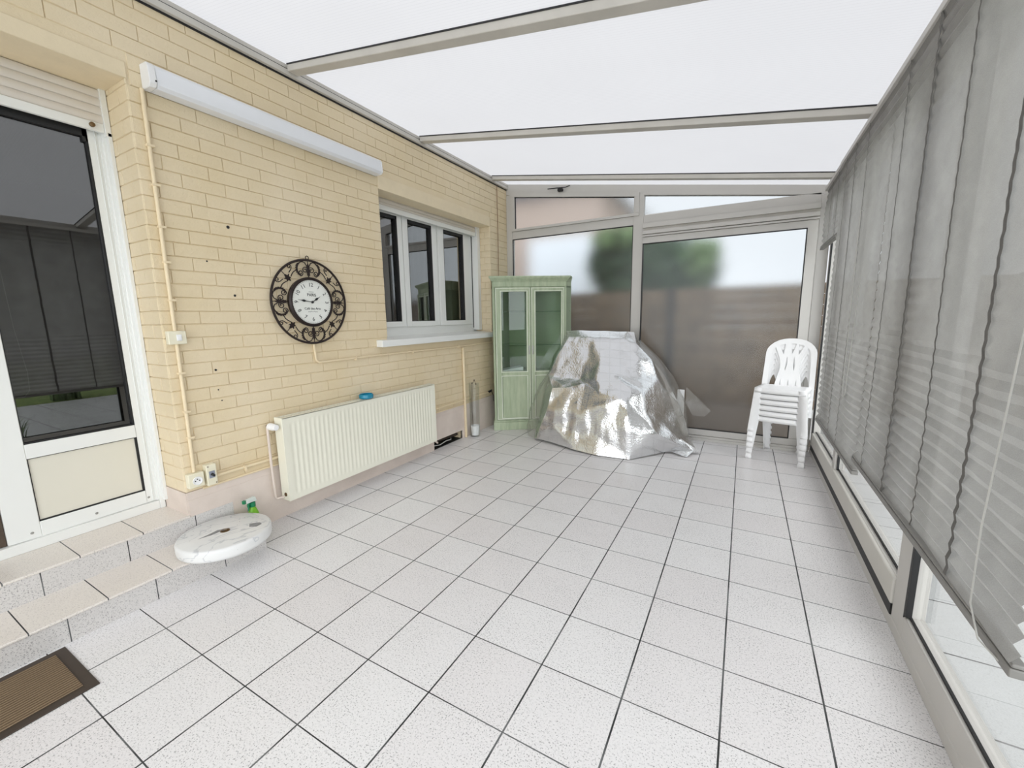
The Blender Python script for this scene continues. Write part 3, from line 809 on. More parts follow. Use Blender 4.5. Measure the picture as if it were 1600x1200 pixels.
# unseen rear wall, glazed as an added source of daylight
m = MB()
for a, b in ((XW, -0.17), (0.95, 1.06), (2.1, 2.21), (3.24, XR + 0.07)): m.box(a, b, Y0 - 0.07, Y0, 0, roof_z(a) - 0.06)
m.hexa([(XW, Y0 - 0.072, roof_z(XW) - 0.09), (XR + 0.07, Y0 - 0.072, roof_z(XR) - 0.09), (XR + 0.07, Y0 + 0.002, roof_z(XR) - 0.09), (XW, Y0 + 0.002, roof_z(XW) - 0.09),
        (XW, Y0 - 0.072, roof_z(XW)), (XR + 0.07, Y0 - 0.072, roof_z(XR)), (XR + 0.07, Y0 + 0.002, roof_z(XR)), (XW, Y0 + 0.002, roof_z(XW))])
wf = tag(m.build('wall_front', M['alu']), 'unseen aluminium end of the veranda behind the viewer, glazed to add daylight', 'glazing frame', kind='structure')
m = MB(); m.prism([(XW, 0.0), (XR, 0.0), (XR, roof_z(XR) - 0.09), (XW, roof_z(XW) - 0.09)], lambda u, v, w: (u, w, v), Y0 - 0.03, Y0 - 0.036)
m.build('glass_pane', M['pane'], wf)

# ================================================================== OUTDOORS
m = MB(); m.box(XR + 0.075, 7.4, -4.0, 9.0, -0.14, -0.014)
tag(m.build('patio', M['patio']), 'pale tiled patio outside the right-hand glazing', 'patio', kind='structure')
m = MB(); m.box(7.4, 40, -30, 40, -0.2, -0.03)
tag(m.build('lawn', M['lawn']), 'green lawn beyond the patio', 'lawn', kind='structure')
m = MB(); m.box(-30, 7.4, 9.0, 40, -0.2, -0.03); m.box(-30, XR + 0.075, YB + 0.1, 9.0, -0.2, -0.03)
tag(m.build('soil_ground', M['gravel']), 'dark bare soil behind the back glazing', 'ground', kind='structure')
fe = thing('garden_fence', (1.2, 6.6, 0), 'brown horizontal board fence seen through the frosted back glazing', 'fence')
m = MB()
for k in range(12):
    m.box(-5.2, 6.6, -0.012 + 0.006 * (k % 2), 0.012, 0.02 + k * 0.152, 0.02 + k * 0.152 + 0.146)
m.build('board_panel', M['fence'], fe)
for px in (-4.6, -2.6, -1.6, 0.36, 2.3, 4.3, 6.3):
    m = MB(); m.box(px - 0.05, px + 0.05, -0.05, 0.04, 0, 1.86)
    m.build('fence_post', M['fence_post'], fe)

def foliage(blobs, rnd, n=900, ls=0.09):
    mm = MB(); rg = random.Random(rnd)
    tot = sum(b[3] * b[4] for b in blobs)
    for (cx, cy, cz, rx, rz) in blobs:
        for q in range(int(n * rx * rz / tot)):
            while True:
                d = Vector((rg.uniform(-1, 1), rg.uniform(-1, 1), rg.uniform(-1, 1)))
                if 0.2 < d.length < 1: break
            d = d * (0.55 + 0.45 * rg.random()) / max(d.length, 0.55)
            p = Vector((cx + d.x * rx, cy + d.y * rx * 0.8, cz + d.z * rz))
            a = Vector((rg.gauss(0, 1), rg.gauss(0, 1), rg.gauss(0, 1))).normalized()
            b = a.orthogonal().normalized(); c = a.cross(b)
            l = ls * rg.uniform(0.6, 1.4)
            mm.add([p - b * l, p + c * l * 0.5, p + b * l, p - c * l * 0.5 + a * l * 0.2], [(0, 1, 2, 3)])
    return mm
tr_ = thing('garden_tree', (0.6, 8.9, 0), 'dark green bushy tree behind the fence, blurred by the frosted back glazing', 'tree')
foliage([(0.05, 0, 2.45, 1.0, 0.85), (0.75, 0.1, 2.35, 0.85, 0.7), (-0.75, 0, 2.6, 0.55, 0.6), (-0.2, 0.1, 1.7, 0.9, 0.7), (0.9, 0.2, 1.6, 0.6, 0.6)], 3, 5200, 0.10).build('crown', M['leaf'], tr_)
lab(foliage([(-0.35, -0.35, 3.05, 0.75, 0.28), (1.2, -0.3, 2.5, 0.35, 0.5)], 5, 700, 0.10).build('top_leaves', M['leaf_light'], tr_), 'lighter green outer leaves')
m = MB(); m.tube([(0, 0, 0), (0.03, 0, 0.9), (0.0, 0, 1.9)], [0.12, 0.10, 0.06], 10); m.build('trunk', M['bark'], tr_)
ho = thing('neighbour_house', (-3.6, 11.2, 0), 'pinkish brick house seen through the frosted glass at the left', 'house')
m = MB(); m.box(-3.5, 2.55, 0, 6, 0, 5.0); m.build('facade', M['pink_wall'], ho)
m = MB(); m.box(0.7, 2.5, -0.9, 0.0, 0, 3.6); lab(m.build('extension', M['white_render'], ho), 'white rendered extension')
m = MB(); m.prism([(-3.8, 5.0), (2.8, 5.0), (-0.5, 7.4)], lambda u, v, w: (u, w, v), 6.2, -0.2); m.build('roof', M['slate'], ho)
h2 = thing('garden_house', (22.0, 6.2, 0), 'white house with a slate roof across the lawn', 'house')
m = MB(); m.box(0, 7, -4.5, 4.5, 0, 2.9); m.build('facade', M['white_render'], h2)
m = MB(); m.prism([(-4.9, 2.9), (4.9, 2.9), (0, 6.2)], lambda u, v, w: (w, u, v), 7.3, -0.3); m.build('roof', M['slate'], h2)
for yy in (-2.6, 0.4, 2.9):
    m = MB(); m.box(-0.03, 0.05, yy - 0.5, yy + 0.5, 0.9, 2.2); m.build('window', M['black'], h2)
# tufts beside the patio
def tuft(name, x, y, h, n, rnd, label, mat, cat='plant', z0=0.0):
    rg = random.Random(rnd); mm = MB()
    for q in range(n):
        a = rg.uniform(0, 2 * PI); l = h * rg.uniform(0.6, 1.1); bend = rg.uniform(0.15, 0.6) * h
        w = 0.012 * rg.uniform(0.7, 1.3)
        dx, dy = math.cos(a), math.sin(a)
        bx, by = rg.uniform(-.12, .12) * h * 1.4, rg.uniform(-.12, .12) * h * 1.4
        pts = [(bx + dx * bend * s * s, by + dy * bend * s * s, l * s * (1 - 0.25 * s)) for s in (0, .35, .7, 1)]
        for i in range(3):
            (ax, ay, az), (cx, cy, cz) = pts[i], pts[i + 1]
            w0, w1 = w * (1 - i / 3.2), w * (1 - (i + 1) / 3.2)
            mm.add([(ax - dy * w0, ay + dx * w0, az), (ax + dy * w0, ay - dx * w0, az), (cx + dy * w1, cy - dx * w1, cz), (cx - dy * w1, cy + dx * w1, cz)], [(0, 1, 2, 3)])
    o = mm.build(name, mat); o.location = (x, y, z0)
    return tag(o, label, cat)
tuft('garden_plant', 3.93, 0.60, 0.42, 60, 4, 'green leafy plant outside the glazing at the right edge', M['leaf_light'], z0=-0.012)
tuft('ornamental_grass', 7.8, 2.0, 1.1, 160, 6, 'tall ornamental grass beside the patio', M['leaf_light'], z0=-0.03)

# ================================================================== BLINDS
def blind(y0, y1, z0, z1, xc, slots, label, seed, amp=0.0085, cords=(), sag=0.0):
    root = thing('pleated_blind', (xc, (y0 + y1) / 2, z0), label, 'blind', group='pleated blinds on the right-hand glazing')
    yc = (y0 + y1) / 2
    P = 0.047
    n = max(4, int((z1 - z0) / P) * 2)
    hgt = z1 - z0
    def X(y, zr, j):
        f = zr / hgt
        a = amp * (0.26 + 0.74 * max(0.0, 1 - f) ** 2.2 + 0.42 * max(0.0, min(1.0, (f - 0.72) / 0.28)))
        w = 0.010 * noise.noise(Vector((y * 1.1 + seed, f * 1.5, seed))) + 0.006 * math.sin(y * 5.2 + seed) * (1 - f)
        return (a if j % 2 else -a) + w
    def Z(j, y):
        t = j / n
        # pleats bunch up at the foot
        zz = hgt * (t ** 1.0)
        return zz + 0.010 * noise.noise(Vector((y * 2.3, seed, j * 0.07))) * (1 - t) + 0.004 * noise.noise(Vector((y * 7, seed + 3, j * 0.6)))
    ny = max(10, int((y1 - y0) / 0.03))
    mm = MB()
    def fn(u, v):
        j = round(v * n); y = y0 + u * (y1 - y0)
        zz = Z(j, y)
        return (X(y, zz, j), y - yc, zz)
    mm.grid(fn, ny, n, False)
    mm.build('pleated_cloth', M['blind'], root)
    for ys in slots:
        w = 0.0075 + 0.0015 * math.sin(ys * 9)
        mm = MB()
        vs, fs = [], []
        for j in range(n + 1):
            zz = Z(j, ys); x = 0.3 * X(ys, zz, j) + 0.7 * min(X(ys, zz, 0), X(ys, zz, 1)) - 0.0035
            dy = 0.004 * noise.noise(Vector((seed, ys, j * 0.3)))
            vs += [(x, ys - yc - w + dy, zz), (x, ys - yc + w + dy, zz)]
            if j: fs.append((2 * j - 2, 2 * j - 1, 2 * j + 1, 2 * j))
        mm.add(vs, fs)
        mm.build('cord_slot', M['blind_tape'], root)
    mm = MB(); mm.box(-0.016, 0.016, y0 - yc, y1 - yc, -0.034, -0.012); mm.box(-0.013, 0.013, y0 - yc, y1 - yc, -0.010, 0.0)
    mm.build('bottom_rail', M['blind_rail'], root, bevel=0.003)
    mm = MB(); mm.box(-0.02, 0.02, y0 - yc, y1 - yc, hgt - 0.002, hgt + 0.030)
    mm.build('head_rail', M['alu'], root, bevel=0.003)
    for path in cords:
        mm = MB(); mm.tube([(p[0] - xc, p[1] - yc, p[2] - z0) for p in path], 0.0022, 6)
        mm.build('pull_cord', M['cord'], root)
    return root
blind(0.50, 2.085, 0.655, 2.505, 3.20, (0.87, 1.205, 1.54, 1.88), 'grey pleated blind nearest the viewer, hanging low over the glazing', 2.0,
      cords=[[(3.165, 0.60, 2.4), (3.165, 0.62, 1.4), (3.165, 0.655, 0.90), (3.165, 0.645, 0.70), (3.17, 0.60, 0.635), (3.185, 0.54, 0.628)]])
blind(2.072, 3.43, 0.575, 2.515, 3.205, (2.60, 2.93, 3.24), 'grey pleated blind in the middle, hanging lowest, beside the chair stack', 5.0,
      cords=[[(3.165, 2.36, 1.98), (3.16, 2.39, 1.99), (3.16, 2.35, 0.98), (3.16, 2.31, 0.93), (3.16, 2.27, 0.95), (3.165, 2.24, 1.6)]])
blind(3.45, 4.22, 2.035, 2.525, 3.215, (3.62, 3.9), 'short grey pleated blind pulled high in the far corner', 8.0)

# ================================================================== WALL LAMP
lp = thing('wall_lamp', (XW, 1.25, 2.65), 'long white batten lamp high on the brick wall', 'lamp')
prof = [(0.0, 0.0), (0.075, 0.0), (0.092, 0.018), (0.086, 0.098), (0.070, 0.118), (0.0, 0.122)]
m = MB(); m.prism(prof, lambda u, v, w: (u, w, v), 0.80, -0.765); m.build('diffuser', mat_plain('opal_plastic', srgb(232, 234, 238), 0.3, var=0.01), lp, bevel=0.003)
for a, b in ((-0.80, -0.766), (0.801, 0.815)):
    m = MB(); m.prism([(u * 1.03, v * 1.02 - 0.001) for u, v in prof], lambda u, v, w: (u, w, v), b, a); e = m.build('end_cap', M['white_plastic'], lp, bevel=0.004)
    m = MB(); yy = -0.772
    if a < 0:
        m.lathe([(0.004, 0), (0.004, 0.004), (0, 0.004)], 10, lambda x, y, z_: (0.094 + z_, yy + x, 0.03 + y)); m.build('screw', M['black'], e)
m = MB(); m.box(-0.006, 0.012, -0.74, 0.78, 0.012, 0.108); m.build('back_plate', M['ivory'], lp)

# ================================================================== CLOCK
ck = thing('wall_clock', (XW + 0.005, 1.318, 1.560), 'round wall clock in a dark iron scrollwork ring on the brick wall', 'clock', (PI / 2, 0, PI / 2))
RO, RI = 0.305, 0.172
def ring(r, tube, zc, name, par, sq=1.0):
    mm = MB(); mm.tube([(r * math.cos(2 * PI * k / 72), r * math.sin(2 * PI * k / 72), zc) for k in range(72)], tube, 8, closed=True)
    return mm.build(name, M['iron'], par)
ring(RO, 0.0085, 0.018, 'outer_ring', ck)
mm = MB(); mm.lathe([(RI - 0.008, 0.004), (RI + 0.007, 0.004), (RI + 0.010, 0.030), (RI, 0.042), (RI - 0.010, 0.040), (RI - 0.012, 0.030)], 72, cap=False)
mm.build('dial_rim', M['iron'], ck)
mm = MB(); mm.lathe([(0.0, 0.030), (RI - 0.006, 0.030), (RI - 0.006, 0.010), (0, 0.010)], 64); dl = mm.build('dial', M['dial'], ck)
def pol(r, a): return (r * math.sin(a), r * math.cos(a))
def spiral(c, r0, r1, a0, turns, n=26):
    return [(c[0] + (r0 + (r1 - r0) * i / n) * math.cos(a0 + turns * 2 * PI * i / n), c[1] + (r0 + (r1 - r0) * i / n) * math.sin(a0 + turns * 2 * PI * i / n), 0.018) for i in range(n + 1)]
for q in range(4):
    base = q * PI / 2
    mm = MB()
    def T(x, y):   # local frame: x tangential (clockwise), y radial
        a = base
        return (x * math.cos(a) + y * math.sin(a), -x * math.sin(a) + y * math.cos(a))
    def tub(pts, r):
        mm.tube([T(p[0], p[1]) + (0.018,) for p in pts], r, 6)
    for sx in (1, -1):
        # C scroll from the spear out to the ring
        tub([(sx * x, y) for x, y in ((0.004, 0.235), (0.010, 0.262), (0.024, 0.285), (0.045, 0.292), (0.068, 0.283), (0.083, 0.262))], 0.0036)
        tub([(sx * p[0], p[1]) for p in spiral((0.026, 0.232), 0.024, 0.006, PI * 0.95, -1.35)], 0.0034)
        # big acanthus scroll
        arc = [(0.083, 0.262), (0.090, 0.240), (0.088, 0.216), (0.078, 0.198), (0.062, 0.188)]
        tub([(sx * x, y) for x, y in arc], 0.0045)
        tub([(sx * p[0], p[1]) for p in spiral((0.064, 0.209), 0.021, 0.005, -PI * 0.5, -1.3)], 0.0034)
        # link up to the diagonal leaf
        tub([(sx * x, y) for x, y in ((0.088, 0.225), (0.104, 0.222), (0.118, 0.214), (0.130, 0.200), (0.142, 0.178))], 0.0034)
        tub([(sx * p[0], p[1]) for p in spiral((0.150, 0.246), 0.017, 0.004, PI * 1.2, -1.25)], 0.0032)
        tub([(sx * x, y) for x, y in ((0.133, 0.240), (0.140, 0.224), (0.155, 0.205))], 0.0032)
    tub([(0, 0.168), (0, 0.300)], 0.0026)
    sw = mm.build('scrollwork', M['iron'], ck)
    # leaves
    sh = []
    sh.append([T(*p) for p in ((0, 0.178), (0.006, 0.200), (0.011, 0.192), (0.009, 0.212), (0.014, 0.212), (0.007, 0.232), (0.022, 0.236), (0.007, 0.243), (0.006, 0.268), (0, 0.285), (-0.006, 0.268), (-0.007, 0.243), (-0.022, 0.236), (-0.007, 0.232), (-0.014, 0.212), (-0.009, 0.212), (-0.011, 0.192), (-0.006, 0.200))])
    o = filled('spear_leaf', M['iron'], sh, 0.006, sw); o.location = (0, 0, 0.018)
    for sx in (1, -1):
        ac = [(0.060, 0.284), (0.084, 0.278), (0.098, 0.260), (0.094, 0.254), (0.102, 0.244), (0.096, 0.238), (0.102, 0.226), (0.094, 0.222), (0.097, 0.208), (0.088, 0.208), (0.086, 0.196), (0.076, 0.202), (0.084, 0.222), (0.086, 0.244), (0.078, 0.264)]
        pts = [T(sx * x, y) for x, y in ac]
        o = filled('acanthus_leaf', M['iron'], [pts], 0.006, sw); o.location = (0, 0, 0.018)
    # diagonal trefoil
    def D(x, y):
        a = base + PI / 4
        return (x * math.cos(a) + y * math.sin(a), -x * math.sin(a) + y * math.cos(a))
    tf = [(0, 0.205), (0.008, 0.222), (0.022, 0.222), (0.014, 0.236), (0.026, 0.250), (0.010, 0.248), (0.006, 0.262), (0, 0.270), (-0.006, 0.262), (-0.010, 0.248), (-0.026, 0.250), (-0.014, 0.236), (-0.022, 0.222), (-0.008, 0.222)]
    o = filled('trefoil_leaf', M['iron'], [[D(*p) for p in tf]], 0.006, sw); o.location = (0, 0, 0.018)
    mm2 = MB(); a1, a2 = D(0, 0.265), D(0, RO); mm2.tube([a1 + (0.018,), a2 + (0.018,)], 0.0026, 6); mm2.build('stay', M['iron'], sw)
nums = []
for hh in range(1, 13):
    a = hh * PI / 6
    x, y = pol(0.126, a)
    nums.append((str(hh), 0.040, x, y, -a if not 3 < hh < 9 else -a + PI))
for it in nums:
    o = text_mesh([it], 'numeral', M['ink'], dl); o.location = (0, 0, 0.0312)
for it in (('PARIS', 0.030, 0, 0.052, 0), ('Caf\u00e9 des Arts', 0.024, 0, -0.048, 0)):
    o = text_mesh([it], 'lettering', M['ink'], dl); o.location = (0, 0, 0.0312)
mm = MB()
for sx in (1, -1): mm.tube([(sx * 0.004, -0.071, 0.031), (sx * 0.014, -0.066, 0.031), (sx * 0.022, -0.073, 0.031), (sx * 0.033, -0.069, 0.031), (sx * 0.038, -0.074, 0.031)], 0.0012, 5)
mm.build('flourish', M['ink'], dl)
mm = MB(); mm.tube([(-0.02, 0.075, 0.031), (0.02, 0.075, 0.031)], 0.0010, 5); mm.build('flourish', M['ink'], dl)
mm = MB()
for kk in range(60):
    a = kk * PI / 30; r0 = 0.150
    (x0, y0), (x1, y1) = pol(r0, a), pol(r0 + (0.006 if kk % 5 else 0.010), a)
    mm.tube([(x0, y0, 0.0305), (x1, y1, 0.0305)], 0.0008, 4)
mm.build('minute_track', M['ink'], dl)
def hand(name, ang, L, bulge):
    pts = [(-0.002, -0.012), (0.002, -0.012), (0.0022, bulge - 0.018), (0.009, bulge), (0.002, bulge + 0.020), (0.0004, L), (-0.0004, L), (-0.002, bulge + 0.020), (-0.009, bulge), (-0.0022, bulge - 0.018)]
    c, s_ = math.cos(-ang), math.sin(-ang)
    o = filled(name, M['black'], [[(x * c - y * s_, x * s_ + y * c) for x, y in pts]], 0.0015, ck); o.location = (0, 0, 0.036)
hand('hour_hand', math.radians(58), 0.082, 0.042)
hand('minute_hand', math.radians(278), 0.120, 0.070)
mm = MB(); mm.lathe([(0.009, 0.033), (0.009, 0.038), (0.005, 0.041), (0, 0.041)], 20); mm.build('hand_boss', M['black'], ck)
mm = MB(); mm.tube([(0.012 * math.cos(a * PI / 8), RO + 0.018 + 0.012 * math.sin(a * PI / 8), 0.016) for a in range(16)], 0.003, 6, closed=True)
mm.build('hanging_loop', M['iron'], ck)

# ================================================================== ELECTRICS AND PIPES
def conduit(name, path, r, label, mat, clips=(), cat='pipe', n=10):
    mm = MB(); mm.tube(path, r, n); o = mm.build(name, mat); tag(o, label, cat)
    for (p, ax) in clips:
        mm = MB(); x, y, z_ = p
        if ax == 'z': mm.box(x - r * 1.3, x + r * 1.25, y - r * 1.3, y + r * 2.2, z_ - 0.006, z_ + 0.006)
        else: mm.box(x - r * 1.3, x + r * 1.25, y - 0.006, y + 0.006, z_ - r * 2.2, z_ + r * 1.3)
        mm.build('pipe_clip', M['cream_pipe'], o, bevel=0.001)
    return o
XP = XW + 0.013
conduit('cable_conduit', [(XP, 0.443, 2.65), (XP, 0.440, 2.3), (XP, 0.436, 1.375)], 0.010, 'cream conduit running from the wall lamp down to the light switch', M['cream_pipe'],
        [((XP, 0.44, z_), 'z') for z_ in (2.37, 2.17, 1.95, 1.76, 1.55)])
conduit('cable_conduit', [(XP, 0.436, 1.30), (XP, 0.434, 0.9), (XP, 0.43, 0.525)], 0.010, 'cream conduit running from the light switch down to the wall socket', M['cream_pipe'],
        [((XP, 0.434, z_), 'z') for z_ in (1.13, 0.90, 0.74)])
conduit('cable_conduit', [(XP - 0.002, 1.318, 1.245), (XP - 0.002, 1.325, 1.125), (XP - 0.002, 1.345, 1.104), (XP - 0.002, 2.2, 1.106), (XP - 0.002, 3.20, 1.100), (XP - 0.002, 4.0, 1.115)], 0.009,
        'thin cream conduit bending under the clock and running below the window sill', M['cream_pipe'], [((XP - 0.002, yy, 1.105), 'y') for yy in (1.7, 2.4, 3.17)])
conduit('drop_pipe', [(XP + 0.004, 3.245, 1.085), (XP + 0.004, 3.248, 0.42), (XP + 0.004, 3.25, 0.0)], 0.016, 'vertical cream boxed pipe right of the radiator', M['cream_pipe'], [((XP + 0.004, 3.247, 1.06), 'z')])
conduit('heating_pipe', [(XP + 0.002, 0.53, 0.462), (XP + 0.002, 2.0, 0.456), (XP + 0.002, 3.22, 0.458), (XP + 0.002, 3.8, 0.465)], 0.010, 'horizontal cream pipe just above the plinth behind the radiator', M['cream_pipe'], [((XP + 0.002, yy, 0.46), 'y') for yy in (0.72, 2.75)])
conduit('wiring_moulding', [(XW + 0.006, 0.47, 0.405), (XW + 0.006, 2.0, 0.408), (XW + 0.006, 3.6, 0.41)], 0.007, 'narrow cream moulding lying along the plinth top', M['cream_pipe'])
conduit('thin_cable', [(XW + 0.012, 4.10, 3.08), (XW + 0.013, 4.105, 2.6), (XW + 0.012, 4.10, 1.95)], 0.004, 'thin brown cable running down the brick beside the far corner of the roof', mat_plain('brown_cable', srgb(130, 92, 62), 0.6), n=6)
sv = thing('stop_valve', (XW + 0.022, 3.80, 0.475), 'small dark pipe valve with a hanging black cable beside the green cabinet', 'valve')
m = MB(); m.tube([(0, -0.03, -0.005), (0, 0.03, 0.0)], 0.014, 10); m.tube([(0, 0, 0), (0.03, 0, 0.02)], 0.008, 8); m.build('valve_body', M['black'], sv)
m = MB(); m.tube([(0.012, 0.02, 0.0), (0.025, 0.045, -0.06), (0.02, 0.055, -0.14)], 0.004, 6); m.build('cable', M['black'], sv)
sw_ = thing('light_switch', (XW, 0.436, 1.338), 'ivory light switch box on the brick wall beside the door', 'switch')
m = MB(); m.box(0.0, 0.036, -0.045, 0.045, -0.038, 0.038); m.build('housing', M['ivory'], sw_, bevel=0.004)
m = MB(); m.box(0.036, 0.039, -0.006, 0.020, -0.018, 0.018); m.build('rocker_frame', M['white_plastic'], sw_, bevel=0.001)
m = MB(); m.hexa([(0.038, -0.002, -0.014), (0.043, -0.002, -0.014), (0.043, 0.016, -0.014), (0.038, 0.016, -0.014), (0.038, -0.002, 0.014), (0.0395, -0.002, 0.014), (0.0395, 0.016, 0.014), (0.038, 0.016, 0.014)]); m.build('rocker', M['white_plastic'], sw_)
so = thing('wall_socket', (XW, 0.428, 0.478), 'square ivory wall socket above the plinth beside the door', 'socket')
m = MB(); m.box(0.0, 0.040, -0.042, 0.042, -0.044, 0.044); m.build('housing', M['ivory'], so, bevel=0.004)
m = MB(); m.lathe([(0.026, 0.0392), (0.026, 0.044), (0.022, 0.044), (0.020, 0.0412), (0, 0.0408)], 24, lambda x, y, z_: (z_, x + 0.004, y - 0.004), cap=False); m.build('socket_ring', M['white_plastic'], so)
m = MB()
for yy, zz in ((-0.008, 0.0), (0.014, 0.0), (0.003, 0.010)): m.lathe([(0.0035, 0.036), (0.0035, 0.0425), (0, 0.0425)], 10, lambda x, y, z_, yy=yy, zz=zz: (z_, yy + x, zz - 0.004 + y))
m.build('pin_hole', M['black'], so)
to = thing('toggle_switch_box', (XW, 0.510, 0.487), 'tall ivory box with a metal toggle switch beside the wall socket', 'switch')
m = MB(); m.box(0.0, 0.046, -0.028, 0.028, -0.066, 0.066); m.build('housing', M['ivory'], to, bevel=0.003)
m = MB(); m.box(0.046, 0.048, -0.016, 0.016, -0.020, 0.024); m.build('toggle_plate', mat_plain('blue_grey_metal', srgb(160, 166, 182), 0.3, 0.6), to)
m = MB(); m.tube([(0.048, 0.0, 0.004), (0.066, 0.004, -0.004)], [0.009, 0.007], 10); m.build('toggle', M['black'], to)
for yy, zz in ((-0.018, 0.055), (0.019, -0.055)):
    m = MB(); m.lathe([(0.0035, 0.0455), (0.0035, 0.048), (0, 0.048)], 10, lambda x, y, z_, yy=yy, zz=zz: (z_, yy + x, zz + y)); m.build('screw', M['brass'], to)
# old plug holes in the wall
for i, (yy, zz, rr) in enumerate(((0.800, 2.012, 0.010), (0.793, 1.590, 0.008), (0.627, 1.127, 0.007), (0.627, 1.001, 0.004), (0.64, 0.93, 0.004), (0.655, 1.79, 0.005))):
    m = MB(); m.lathe([(rr, 0), (rr * 0.9, 0.002), (0, 0.0015)], 10, lambda x, y, z_, yy=yy, zz=zz: (XW + 0.0012 + z_, yy + x, zz + y))
    tag(m.build('plug_hole', M['black']), ['dark plug hole high in the brick wall left of the clock, topmost', 'dark plug hole in the brick wall level with the top of the clock', 'dark plug hole low in the brick wall, left below the clock', 'tiny dark plug hole below another, left of the radiator top', 'tiny dark plug hole just above the radiator height, lowest of all', 'small dark plug hole close to the conduit above the switch'][i], 'hole', 'old plug holes in the brick wall')

# ================================================================== RADIATOR
rd = thing('radiator', (XW, 1.755, 0.15), 'long cream panel radiator under the clock', 'radiator')
Y1, Y2, H = -0.815, 0.815, 0.605
xf, xk = 0.125, 0.030
mm = MB()
n = 40; ym = 0.045
pts = []
fl = (Y2 - Y1 - 2 * ym) / n
def prof_x(y, z_):
    if y < Y1 + ym or y > Y2 - ym or z_ < 0.035 or z_ > H - 0.035: return xf
    t = ((y - (Y1 + ym)) / fl) % 1
    e = min(1, (z_ - 0.035) / 0.03, (H - 0.035 - z_) / 0.03)
    return xf - 0.0042 * e * (0.5 - 0.5 * math.cos(2 * PI * t)) ** 0.7
zs = [0, 0.034, 0.045, 0.055, 0.066, H * 0.5, H - 0.066, H - 0.055, H - 0.045, H - 0.034, H]
ysr = [Y1] + [Y1 + ym + i * fl / 8 for i in range(n * 8 + 1)] + [Y2]
vs = [(prof_x(y, z_), y, z_) for z_ in zs for y in ysr]
ny = len(ysr)
mm.add(vs, [(j * ny + i, j * ny + i + 1, (j + 1) * ny + i + 1, (j + 1) * ny + i) for j in range(len(zs) - 1) for i in range(ny - 1)], True)
mm.build('front_panel', M['radiator'], rd)
mm = MB(); mm.box(xf - 0.010, xf - 0.0002, Y1, Y2, 0, 0.012); mm.box(xk, xk + 0.012, Y1, Y2, 0.0, H); mm.build('back_panel', M['radiator'], rd)
for a, b in ((Y1 - 0.004, Y1), (Y2, Y2 + 0.004)):
    mm = MB(); mm.box(xk + 0.005, xf + 0.001, a, b, 0.0, H + 0.003); sp_ = mm.build('side_panel', M['radiator'], rd, bevel=0.002)
mm = MB()
for k in range(60):
    y = Y1 + 0.012 + k * (Y2 - Y1 - 0.02) / 60
    mm.box(xk + 0.014, xf - 0.016, y, y + 0.012, H - 0.012, H + 0.001)
mm.box(xk + 0.004, xk + 0.014, Y1, Y2, H - 0.004, H + 0.001); mm.box(xf - 0.016, xf, Y1, Y2, H - 0.004, H + 0.001)
mm.build('top_grille', M['radiator'], rd)
mm = MB(); mm.lathe([(0.014, 0), (0.014, 0.004), (0.008, 0.005), (0, 0.003)], 14, lambda x, y, z_: (0.085 + x, Y1 - 0.004 - z_, 0.045 + y)); mm.build('bleed_plug', M['brass'], rd)
vv = MB(); vv.lathe([(0.016, 0), (0.024, 0.004), (0.025, 0.05), (0.021, 0.056), (0.021, 0.085), (0.018, 0.09), (0, 0.09)], 20, lambda x, y, z_: (0.035 + z_ * 0.9, Y1 - 0.040 + x, H - 0.055 + y)); vo_ = vv.build('thermostat_valve', M['white_plastic'], rd)
vv = MB(); vv.tube([(0.012, Y1 - 0.04, H - 0.055), (0.04, Y1 - 0.04, H - 0.055)], 0.012, 10); vv.tube([(0.03, Y1 - 0.04, H - 0.055), (0.05, Y1 + 0.0, H - 0.055)], 0.008, 8); vv.build('valve_body', M['brass'], vo_)
mm = MB(); mm.tube([(0.034, Y1 - 0.055, H - 0.055), (0.036, Y1 - 0.057, 0.3), (0.036, Y1 - 0.052, 0.035), (0.040, Y1 - 0.043, 0.020), (0.06, Y1 - 0.004, 0.022)], 0.009, 10); mm.build('supply_pipe', M['pink_pipe'], rd)
mm = MB(); mm.tube([(0.07, Y2 + 0.004, 0.02), (0.05, Y2 + 0.10, -0.06)], 0.010, 8); mm.tube([(0.06, Y2 + 0.02, -0.02), (0.06, Y2 + 0.02, 0.02)], 0.012, 8); mm.build('return_pipe', M['pink_pipe'], rd)
m = MB(); m.tube([(-0.34, 2.66, 0.03), (-0.285, 2.80, 0.02), (-0.27, 2.90, 0.045), (-0.285, 3.0, 0.03), (-0.36, 3.10, 0.02)], 0.006, 8)
tag(m.build('cable', M['cord']), 'thin grey cable lying in the black opening in the plinth', 'cable')
m = MB(); m.tube([(-0.36, 2.67, 0.05), (-0.33, 3.18, 0.045)], 0.016, 10)
tag(m.build('drain_pipe', M['mat_edge']), 'dark pipe inside the black opening in the plinth', 'pipe')
# blue dish on the radiator
m = MB(); m.lathe([(0.0, 0.0), (0.050, 0.0), (0.058, 0.006), (0.060, 0.032), (0.054, 0.040), (0.047, 0.036), (0.045, 0.014), (0, 0.012)], 36)
o = m.build('blue_dish', M['blue_glass']); o.location = (XW + 0.082, 1.72, 0.7565)
tag(o, 'round blue glass dish standing on the radiator', 'dish')

